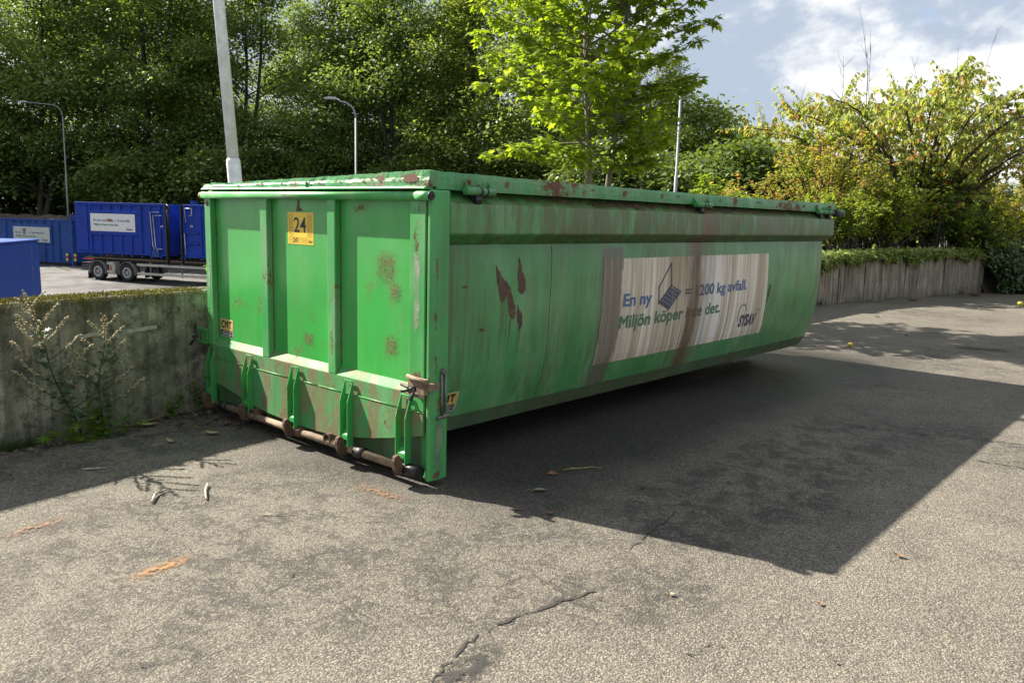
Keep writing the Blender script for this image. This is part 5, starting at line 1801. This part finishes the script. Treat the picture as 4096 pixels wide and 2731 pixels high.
shrub('leafy_shrub', 'low leafy shrub filling the gap under the cherry near the wall end', (0.75, 20.9, .7), 1.7, 1.6, 26, 12, 15, .11, L_MID, 53, OV, droop=.4, spread=.7)
shrub('leafy_shrub', 'rounded shrub behind the ivy bank at the right edge', (2.0, 25.5, .6), 2.0, 2.0, 28, 12, 15, .12, L_DARK, 54, OV, droop=.4, spread=.8)
shrub('leafy_shrub', 'dense shrub behind the orange shrub, toward the cherry', (-2.0, 21.0, .7), 2.6, 2.0, 28, 13, 16, .14, L_MID, 55, OV, droop=.4, spread=.8)
shrub('leafy_shrub', 'far dense shrub low between cherry and yellow shrubs', (-0.5, 29.0, .4), 3.0, 3.0, 30, 13, 16, .16, L_DARK, 56, OV, droop=.4, spread=1.0)
shrub('leafy_shrub', 'far dense shrub closing the view at the right edge', (4.5, 38.0, .3), 4.0, 3.4, 30, 13, 16, .2, L_DARK, 57, OV, droop=.4, spread=1.2)
# young lime-green growth showing over the container's lid
LG = 'young bright shoots along the wall behind the container'
for i, (x_, y_, z_, h_, w_, n_, lab) in enumerate((
        (-2.6, 13.1, .2, 2.75, .75, 12, 'feathery lime-green sapling left of the orange shrubs'),
        (-2.5, 14.6, .5, 1.95, .5, 9, 'lime-green sapling tuft just left of the orange shrubs'),
        (-2.2, 11.2, -.1, 2.35, .35, 6, 'lime-green shoot below the lamp right of the maple'),
        (-2.0, 9.9, -.6, 2.75, .35, 6, 'lime-green shoot between maple and lamp'),
        (-1.2, 9.0, -1.0, 2.95, .30, 5, 'lime-green shoot right of the maple trunks'),
        (-1.2, 6.8, -2.2, 4.08, .25, 4, 'small leafy shoot over the lid, left of the maple'),
        (-1.6, 3.4, -2.3, 4.05, .25, 4, 'small yellow-green shoot over the lid near the slim lamp'))):
    shrub('sapling', lab, (x_, y_, z_), h_, w_, n_, 9, 11, .12, L_LIME, 60 + i, OV, droop=.35, spread=.42, cat='sapling', group=LG, updir=.7, rmain=.012)
shrub('sapling', 'bright green sapling tips at the wall beside the container\'s left post', (-0.62, 0.35, -2.3), 3.42, .20, 6, 8, 9, .10, L_LIME, 70, OV, droop=.5, spread=.25, cat='sapling', group=LG, updir=.7, rmain=.01)

# ---- ivy over the far wall and on the bank at its end
r_ = np.random.default_rng(12)
n = 15000
yy = r_.uniform(12.2, 20.6, n)
xw = np.interp(yy, [p[1] for p in WALLF], [p[0] for p in WALLF])
hang = np.maximum(0, 0.24 * (0.55 + 0.45 * np.sin(yy * 5.3)) * (0.6 + .4 * np.sin(yy * 1.9 + 1)) + .05 * np.sin(yy * 13)) + .03
u = r_.random(n)
over = u < 0.2
zz = np.where(over, np.interp(yy, [13, 18], [.955, 1.015]) - r_.random(n) ** 1.4 * hang * 1.15, np.interp(yy, [13, 18], [.97, 1.03]) + np.abs(r_.normal(0, .04, n)) + .01)
xx = np.where(over, xw + r_.uniform(0.0, .09, n), xw - r_.uniform(-0.05, 0.75, n))
C = np.stack([xx, yy, zz], 1)
Dv = np.stack([r_.uniform(.1, 1, n), r_.normal(0, .6, n), r_.uniform(-.9, .1, n)], 1)
N = np.stack([r_.uniform(.1, 1.0, n), r_.normal(0, .4, n), r_.uniform(.4, 1.1, n)], 1)
IV = ([(0, 0, 0), (.05, -.42, 0), (.45, -.36, .03), (1, 0, -.06), (.45, .36, .03), (.05, .42, 0)], [(0, 1, 2, 3, 4, 5)])
V, F = leaf_arrays(C, Dv, N, r_.uniform(.045, .085, n), *IV)
ivy = mesh_np('ivy', V, F, L_IVY)
tag(ivy, 'pale green ivy spilling over the top of the far concrete wall', 'ivy', kind='stuff')
n = 52000
t = r_.random(n)
bx_, by_ = np.interp(t, [0, .25, .5, 1], [1.05, 2.0, 3.3, 7.2]), np.interp(t, [0, .25, .5, 1], [20.45, 23.5, 27.5, 40])
s = r_.random(n)
lump = .22 * np.sin(by_ * 2.1 + s * 3) + .16 * np.sin(by_ * 5.2) * np.sin(s * 9)
C = np.stack([bx_ + .75 - s * 1.5 + lump, by_ + r_.normal(0, .15, n), s ** .8 * 2.0 * (.8 + .2 * np.sin(by_ * 1.3)) + r_.uniform(0, .12, n)], 1)
Dv = np.stack([r_.uniform(0, 1, n), r_.normal(0, .6, n), r_.uniform(-.8, .2, n)], 1)
N = np.stack([r_.uniform(.3, 1.0, n), r_.normal(-.2, .5, n), r_.uniform(.1, 1.0, n)], 1)
V, F = leaf_arrays(C, Dv, N, r_.uniform(.05, .11, n), *IV)
tag(mesh_np('ivy', V, F, L_IVYD), 'dark ivy mounded over the bank past the end of the far wall', 'ivy', kind='stuff')
# red creeper leaves among the shrubs
cr = thing('red_creeper', 'small spray of bright red creeper leaves in the shrubs under the cherry', 'creeper', (0.3, 18.9, 1.9))
n = 22
C = np.stack([r_.normal(.0, .4, n), r_.normal(0, .8, n), r_.normal(.2, .25, n)], 1)
V, F = leaf_arrays(C, r_.normal(0, 1, (n, 3)), r_.normal(0, 1, (n, 3)) + np.array([1, -.8, .6]), r_.uniform(.06, .11, n), *palmate())
mesh_np('foliage', V, F, L_RED, cr)
MB().tube([(0.1, 0, -.9), (.1, 0, 0), (-.05, .1, .6)], .008, 5).build('stems', BARK, cr)

# ================================================================== mugwort weeds on the near wall
m, q, out = new_mat('seed_head')
ri = q.n('ShaderNodeNewGeometry', {}, out=8)
c = q.mix(ri, (0.34, 0.27, 0.15), (0.58, 0.52, 0.34))
b1 = q.n('ShaderNodeBsdfPrincipled', {'Base Color': c, 'Roughness': 0.8})
t1 = q.n('ShaderNodeBsdfTranslucent', {'Color': c})
q.t.links.new(q.n('ShaderNodeMixShader', {0: 0.25, 1: b1, 2: t1}), out.inputs[0])
SEED = m
STEM = mat_plain('weed_stem', (0.045, 0.03, 0.018), 0.8)
L_WEED = mat_leaf('weed_leaf', ((0.035, 0.075, 0.022), (0.075, 0.125, 0.05)), .35, .55, .3)
L_WEEDB = mat_leaf('weed_base_leaf', ((0.055, 0.12, 0.012), (0.12, 0.20, 0.022)), .42, .5, .3)
FEATHER = ([(0, 0, 0), (.35, -.07, 0), (.3, -.38, 0), (.5, -.09, 0), (.62, -.33, 0), (.72, -.07, 0), (1, 0, -.08), (.72, .07, 0), (.62, .33, 0), (.5, .09, 0), (.3, .38, 0), (.35, .07, 0), (.5, 0, .03)],
           [(i, (i + 1) % 12, 12) for i in range(12)])
OCT = ([(1, 0, 0), (-1, 0, 0), (0, 1, 0), (0, -1, 0), (0, 0, 1.2), (0, 0, -1)], [(0, 2, 4), (2, 1, 4), (1, 3, 4), (3, 0, 4), (2, 0, 5), (1, 2, 5), (3, 1, 5), (0, 3, 5)])


def mugwort(label, loc, top, nbr, seed):
    r_ = random.Random(seed)
    t = thing('mugwort_plant', label, 'weed', loc, 'tall mugwort weeds against the wall')
    tb = MB()
    top = Vector(top)
    pts = [Vector((0, 0, 0)).lerp(top, i / 9) + Vector((0.012 * math.sin(i * 1.3), 0.015 * math.sin(i * .9 + 1), 0)) for i in range(10)]
    tb.tube(pts, [.0075 - .0006 * i for i in range(10)], 6)
    sc, lc, ld, ln, ls = [], [], [], [], []
    bl = []
    H = top.length

    def seeds(path, dens, r0):
        for i in range(len(path) - 1):
            n_ = max(1, int((path[i + 1] - path[i]).length * dens))
            for k in range(n_):
                p = path[i].lerp(path[i + 1], (k + r_.random()) / n_)
                sc.append((p + Vector((r_.uniform(-1, 1), r_.uniform(-1, 1), r_.uniform(-1, .6))) * r0, r_.uniform(.0045, .0085)))
    seeds(pts[6:], 260, .014)
    for k in range(nbr):
        u = .16 + .8 * k / nbr
        i = min(8, int(u * 9))
        p = pts[i].lerp(pts[i + 1], u * 9 - i)
        a_ = (R(90) if k % 2 else R(-90)) + r_.uniform(-.7, .7)
        L = H * .42 * (1.08 - u) * r_.uniform(.8, 1.15) + .06
        d = Vector((.25 + .25 * math.cos(a_), math.sin(a_), .42 + .55 * u))
        br = [p]
        d = d.normalized()
        for j in range(7):
            d = (d + Vector((0, 0, .03 + .05 * (j > 3))) + Vector((r_.uniform(-.05, .05), r_.uniform(-.08, .08), 0))).normalized()
            br.append(br[-1] + d * L / 7)
        br[-1] = br[-1] - Vector((0, 0, .012))
        tb.tube(br, [.0032, .003, .0026, .0022, .002, .0016, .0014, .001], 4, caps=False)
        if u > .22:
            seeds(br[3:] if u < .6 else br[1:], 300, .009)
        for j in range(1, 7):
            for s in range(2):
                lc.append(tuple(br[j]))
                ld.append((r_.uniform(-.2, .6), r_.uniform(-1, 1), r_.uniform(-.5, .3)))
                ln.append((r_.uniform(.1, .8), r_.uniform(-.5, .5), 1))
                ls.append(r_.uniform(.02, .05) * (1.35 - u))
        if u < .8:
            for s in range(5):
                lc.append(tuple(p + Vector((0, 0, r_.uniform(-.03, .03)))))
                ld.append((r_.uniform(0, .9), r_.uniform(-1, 1), r_.uniform(-.4, .4)))
                ln.append((r_.uniform(.1, .8), r_.uniform(-.5, .5), 1))
                ls.append(r_.uniform(.05, .095) * (1.3 - .7 * u))
    tb.build('stem', STEM, t)
    V, F = leaf_arrays(np.array(lc), np.array(ld), np.array(ln), np.array(ls), *FEATHER)
    mesh_np('leaves', V, F, L_WEED, t)
    Cs = np.array([tuple(s[0]) for s in sc])
    V, F = leaf_arrays(Cs, np.random.default_rng(seed).normal(0, 1, (len(Cs), 3)), np.random.default_rng(seed + 1).normal(0, 1, (len(Cs), 3)), np.array([s[1] for s in sc]), *OCT)
    mesh_np('seed_heads', V, F, SEED, t)
    n_ = 50
    rr = np.random.default_rng(seed)
    C = np.stack([rr.uniform(-.02, .10, n_), rr.normal(0, .10, n_), np.abs(rr.normal(0, .08, n_)) + .01], 1)
    Dv = np.stack([rr.uniform(0, 1, n_), rr.normal(0, .8, n_), rr.uniform(-.2, .5, n_)], 1)
    V, F = leaf_arrays(C, Dv, rr.normal(0, .3, (n_, 3)) + np.array([.5, 0, 1]), rr.uniform(.06, .12, n_), *FEATHER)
    mesh_np('base_leaves', V, F, L_WEEDB, t)


mugwort('taller dry mugwort weed with pale seed heads, left of the two by the wall', (0.12, -1.02, 0), (.28, -.387, 1.07), 14, 3)
mugwort('shorter mugwort weed with pale seed heads, right of the two by the wall', (0.10, -0.89, 0), (.22, -.02, .88), 12, 4)


def small_weed(label, loc, h, n, seed, mat=None):
    r_ = random.Random(seed)
    t = thing('small_weed', label, 'weed', loc, 'small weeds at the wall foot')
    tb = MB()
    C, D_, N_, S_ = [], [], [], []
    for k in range(n):
        pts = stem_path((0, 0, 0), (r_.uniform(0, .5), r_.uniform(-.6, .6), 1), h * r_.uniform(.6, 1), 5, r_, .15)
        tb.tube(pts, [.003, .0026, .002, .0018, .0014, .001], 4, caps=False)
        for j in range(1, 6):
            for s in range(3):
                C.append(tuple(pts[j]))
                D_.append((r_.uniform(-.2, 1), r_.uniform(-1, 1), r_.uniform(-.4, .3)))
                N_.append((r_.uniform(0, .6), r_.uniform(-.4, .4), 1))
                S_.append(r_.uniform(.02, .04) * (1 + h))
    tb.build('stems', STEM, t)
    V, F = leaf_arrays(np.array(C), np.array(D_), np.array(N_), np.array(S_), *OV)
    mesh_np('leaves', V, F, mat or L_WEEDB, t)


small_weed('small green weed at the wall foot between mugwort and container', (-0.10, -0.28, 0), .2, 4, 1)
small_weed('green weed at the wall foot right beside the container hooks', (-0.10, -0.02, 0), .34, 6, 2)
small_weed('thin weed at the far wall foot, left of the middle', (-0.05, 14.9, 0), .36, 5, 3)
small_weed('thin weed at the far wall foot near its right end', (0.98, 19.3, 0), .32, 5, 4)
small_weed('low weed at the far wall foot by the container end', (-0.19, 13.1, 0), .16, 5, 5)
# grass blades and leaf litter along the foot of the wall
r_ = np.random.default_rng(5)
n = 700
yy = np.concatenate([r_.normal(-1.42, .12, n // 2), r_.uniform(12.5, 20, n // 2)])
xx = np.interp(yy, [p[1] for p in WALLF], [p[0] for p in WALLF]) + r_.uniform(.005, .07, n)
C = np.stack([xx, yy, np.zeros(n)], 1)
V, F = leaf_arrays(C, np.stack([r_.normal(.3, .5, n), r_.normal(0, .6, n), np.ones(n)], 1), r_.normal(0, 1, (n, 3)), r_.uniform(.03, .13, n), [(0, -.03, 0), (0, .03, 0), (1, 0, .15)], [(0, 1, 2)])
tag(mesh_np('grass', V, F, L_WEED), 'thin dark grass along the foot of the wall', 'grass', kind='stuff')
n = 330
yy = np.concatenate([r_.uniform(-1.75, -0.1, n // 2), r_.normal(.05, .22, n - n // 2)])
xx = np.where(np.arange(n) < n // 2, np.interp(yy, [p[1] for p in WALLF], [p[0] for p in WALLF]) + .02 + np.abs(r_.normal(0, .07, n)), .32 + r_.normal(0, .16, n))
C = np.stack([xx, yy, r_.uniform(.004, .018, n)], 1)
V, F = leaf_arrays(C, r_.normal(0, 1, (n, 3)) * np.array([1, 1, .2]), r_.normal(0, .35, (n, 3)) + np.array([0, 0, 1]), r_.uniform(.015, .06, n), *OV)
tag(mesh_np('leaf_litter', V, F, DEADLEAF), 'brown leaf litter along the wall foot and under the container', 'leaf litter', kind='stuff')

# ================================================================== things lying on the asphalt
L_BROWN = mat_plain('brown_leaf', (0.20, 0.10, 0.045), 0.75, 0, 0.3, 25)
L_TAN = mat_plain('tan_leaf', (0.34, 0.25, 0.14), 0.75, 0, 0.25, 25)
L_PALEG = mat_plain('pale_green_leaf', (0.17, 0.20, 0.10), 0.6, 0, 0.2, 25)
L_REDF = mat_plain('red_fallen_leaf', (0.42, 0.035, 0.025), 0.6, 0, 0.2, 25)
L_DKB = mat_plain('dark_leaf', (0.05, 0.025, 0.02), 0.8)
STICK = mat_plain('pale_stick', (0.36, 0.32, 0.25), 0.85, 0, 0.4, 40, 0.4, 120, (0.08, 0.06, 0.045), 0.6)
MOSSTW = mat_plain('lichen_twig', (0.17, 0.19, 0.06), 0.9, 0, 0.4, 60)
GL = 'fallen leaves on the asphalt'


def fallen_leaf(label, x_, y_, l, w, ang, mat, curl=.25, stalk=0.0, lob=False):
    b = MB()
    if lob:
        v, f = palmate()
        v = [(a_ - .3, b_, c_ * .6 + .12 + .12 * abs(b_)) for a_, b_, c_ in v]
        b.add([(a_ * l, b_ * w * 1.2, max(0.002, c_ * l * curl * 2)) for a_, b_, c_ in v], f)
    else:
        n = 8
        for i in range(n + 1):
            t_ = i / n
            h_ = l * curl * (t_ - .5) ** 2 * 2 + .003
            wd = w / 2 * math.sin(math.pi * min(1, t_ * .93 + .07)) ** .8
            b.v += [((t_ - .5) * l, -wd, h_ + wd * .5), ((t_ - .5) * l, 0, h_), ((t_ - .5) * l, wd, h_ + wd * .35)]
        for i in range(n):
            o = i * 3
            b.f += [(o, o + 1, o + 4, o + 3), (o + 1, o + 2, o + 5, o + 4)]
    if stalk:
        b.tube([(-l / 2, 0, .005), (-l / 2 - stalk * .6, .01, .009), (-l / 2 - stalk, -.005, .004)], [.002, .0018, .0022], 5)
    o = b.build('fallen_leaf', mat)
    o.location = (x_, y_, 0.004)
    o.rotation_euler = (0, 0, ang)
    return tag(o, label, 'leaf', GL)


fallen_leaf('pale green leaf with long stalk lying in the container shadow', 3.03, .46, .075, .05, R(52), L_PALEG, .15, .06)
fallen_leaf('curled brown leaf in the container shadow, behind the pale green leaf', 2.86, .76, .07, .07, R(30), L_BROWN, .4, 0, True)
fallen_leaf('small curled brown leaf near the edge of the container shadow', 3.31, .21, .045, .03, R(60), L_BROWN, .5)
fallen_leaf('narrow dark brown leaf lying left of the shadow edge', 3.14, .13, .07, .016, R(45), L_BROWN, .2)
fallen_leaf('dark leaf far out in the container shadow', 3.43, .95, .06, .022, R(70), L_DKB, .4)
fallen_leaf('reddish leaf low in the container shadow, by the rear right crack', 4.12, .55, .03, .012, R(20), L_BROWN, .4)
fallen_leaf('red leaf on the asphalt at the right end of the far wall', 1.35, 19.0, .30, .14, R(10), L_REDF, .3)
fallen_leaf('red leaf on the asphalt before the middle of the far wall', 0.75, 16.1, .26, .10, R(40), L_REDF, .3)
fallen_leaf('tiny orange leaf in the sun at the lower right', 4.78, .22, .03, .02, R(80), L_BROWN, .6)
fallen_leaf('brown curled leaf in the sun at the right', 4.87, 1.0, .055, .03, R(20), L_BROWN, .5)
fallen_leaf('tan crumpled leaf between the crack and the lower edge of the shadow', 4.28, -.16, .035, .025, R(20), L_TAN, .6)
fallen_leaf('large tan leaf just outside the wall shadow by the hooks', .62, -.32, .11, .06, R(35), L_TAN, .35, .04)
fallen_leaf('tan curled leaf in the wall shadow left of the container', .62, -.62, .10, .035, R(15), L_TAN, .4)
fallen_leaf('large brown leaf at the wall foot right of the weeds', .10, -.55, .15, .07, R(60), L_TAN, .3)
fallen_leaf('small tan leaf in the sun beyond the container end', 2.4, 9.8, .12, .04, R(50), L_TAN, .3)
fallen_leaf('pale leaf in tree shade near the far wall', 1.3, 12.0, .16, .05, R(50), L_TAN, .3)
fallen_leaf('small dark leaf right of the shadow tip', 5.0, -.2, .025, .015, R(50), L_DKB, .5)


def stick(label, pts, rad, mat, x_, y_, rz=0):
    o = MB().tube(pts, rad, 7).build('twig', mat)
    o.location = (x_, y_, 0.004)
    o.rotation_euler = (0, 0, rz)
    return tag(o, label, 'twig', 'twigs on the asphalt')


stick('bent pale stick on the sunny asphalt, the left of two', [(.05, -.01, .006), (.0, .02, .01), (-.04, .045, .014), (-.065, .07, .012), (-.08, .11, .009), (-.09, .15, .012)], [.008, .0085, .007, .006, .005, .003], STICK, 1.63, -1.22)
stick('straight pale stick on the sunny asphalt, the right of two', [(.05, -.02, .006), (.0, .0, .008), (-.06, .03, .012), (-.10, .05, .008), (-.17, .10, .01)], [.005, .006, .0065, .006, .007], STICK, 1.79, -.98)
stick('thin straight twig between the sticks and the hooks', [(0, 0, .004), (.05, .05, .006), (.08, .085, .004)], [.003, .0035, .003], STICK, 2.25, -.90)
stick('lichen-green twig in the container shadow', [(0, 0, .005), (.04, .05, .014), (.07, .11, .008), (.10, .17, .012), (.15, .22, .005)], [.005, .006, .005, .004, .002], MOSSTW, 2.88, .86)
stick('thin twig in the wall shadow right of the weeds', [(0, 0, .006), (.06, .10, .012), (.08, .2, .02), (.12, .3, .006)], [.004, .0045, .004, .002], BARK, .33, -.75)
stick('short tan twig in the wall shadow at the left', [(0, 0, .006), (.04, .06, .008), (.06, .12, .005)], [.005, .005, .003], STICK, .84, -1.28)
b = MB()
APPLE = mat_plain('yellow_apple', (0.50, 0.42, 0.05), 0.4, 0, 0.15, 12)


def apple(label, x_, y_, r0):
    b = MB()
    n, k = 16, 10
    for i in range(k + 1):
        t_ = math.pi * i / k
        for j in range(n):
            p_ = 2 * math.pi * j / n
            rr = r0 * math.sin(t_) * (1 + .06 * math.cos(t_)) + .0005
            b.v.append((rr * math.cos(p_), rr * math.sin(p_), r0 * .93 * (1 + math.cos(t_)) - r0 * .18 * math.exp(-(t_ / .35) ** 2) + r0 * .12 * math.exp(-((math.pi - t_) / .35) ** 2)))
    for i in range(k):
        for j in range(n):
            b.smooth.add(len(b.f))
            b.f.append((i * n + j, i * n + (j + 1) % n, (i + 1) * n + (j + 1) % n, (i + 1) * n + j))
    t = thing('apple', label, 'apple', (x_, y_, 0.003), 'yellow windfall apples')
    b.build('fruit', APPLE, t)
    MB().tube([(0, 0, r0 * 1.6), (.004, .002, r0 * 2.1)], .0015, 5).build('stalk', BARK, t)


apple('single yellow apple on the asphalt beyond the container end', 2.23, 7.9, .033)
apple('yellow apple at the right edge, the left of a touching pair', 2.62, 17.05, .06)
apple('yellow apple at the right edge, the right of a touching pair', 2.72, 17.2, .06)
fallen_leaf('dark bit of leaf beside the single yellow apple', 2.36, 8.0, .06, .03, R(30), L_BROWN, .4)
# power pylon far beyond
py = thing('power_pylon', 'thin grey lattice pylon far beyond the trees', 'pylon', (-92, 262, YARDZ))
b = MB()
for sx, sy in ((1, 1), (1, -1), (-1, 1), (-1, -1)):
    b.tube([(3 * sx, 3 * sy, 0), (.6 * sx, .6 * sy, 34)], .14, 4)
for k in range(9):
    z0, z1 = k * 3.6, k * 3.6 + 3.6
    w0, w1 = 3 - 2.4 * z0 / 34, 3 - 2.4 * z1 / 34
    for s in (1, -1):
        b.tube([(-w0 * s, -w0, z0), (w1 * s, -w1, z1)], .09, 4)
        b.tube([(-w0 * s, w0, z0), (w1 * s, w1, z1)], .09, 4)
for z_, l_ in ((25, 6), (29, 5), (33, 4)):
    b.tube([(-l_, 0, z_), (l_, 0, z_)], .12, 4)
b.build('lattice', GALV, py)
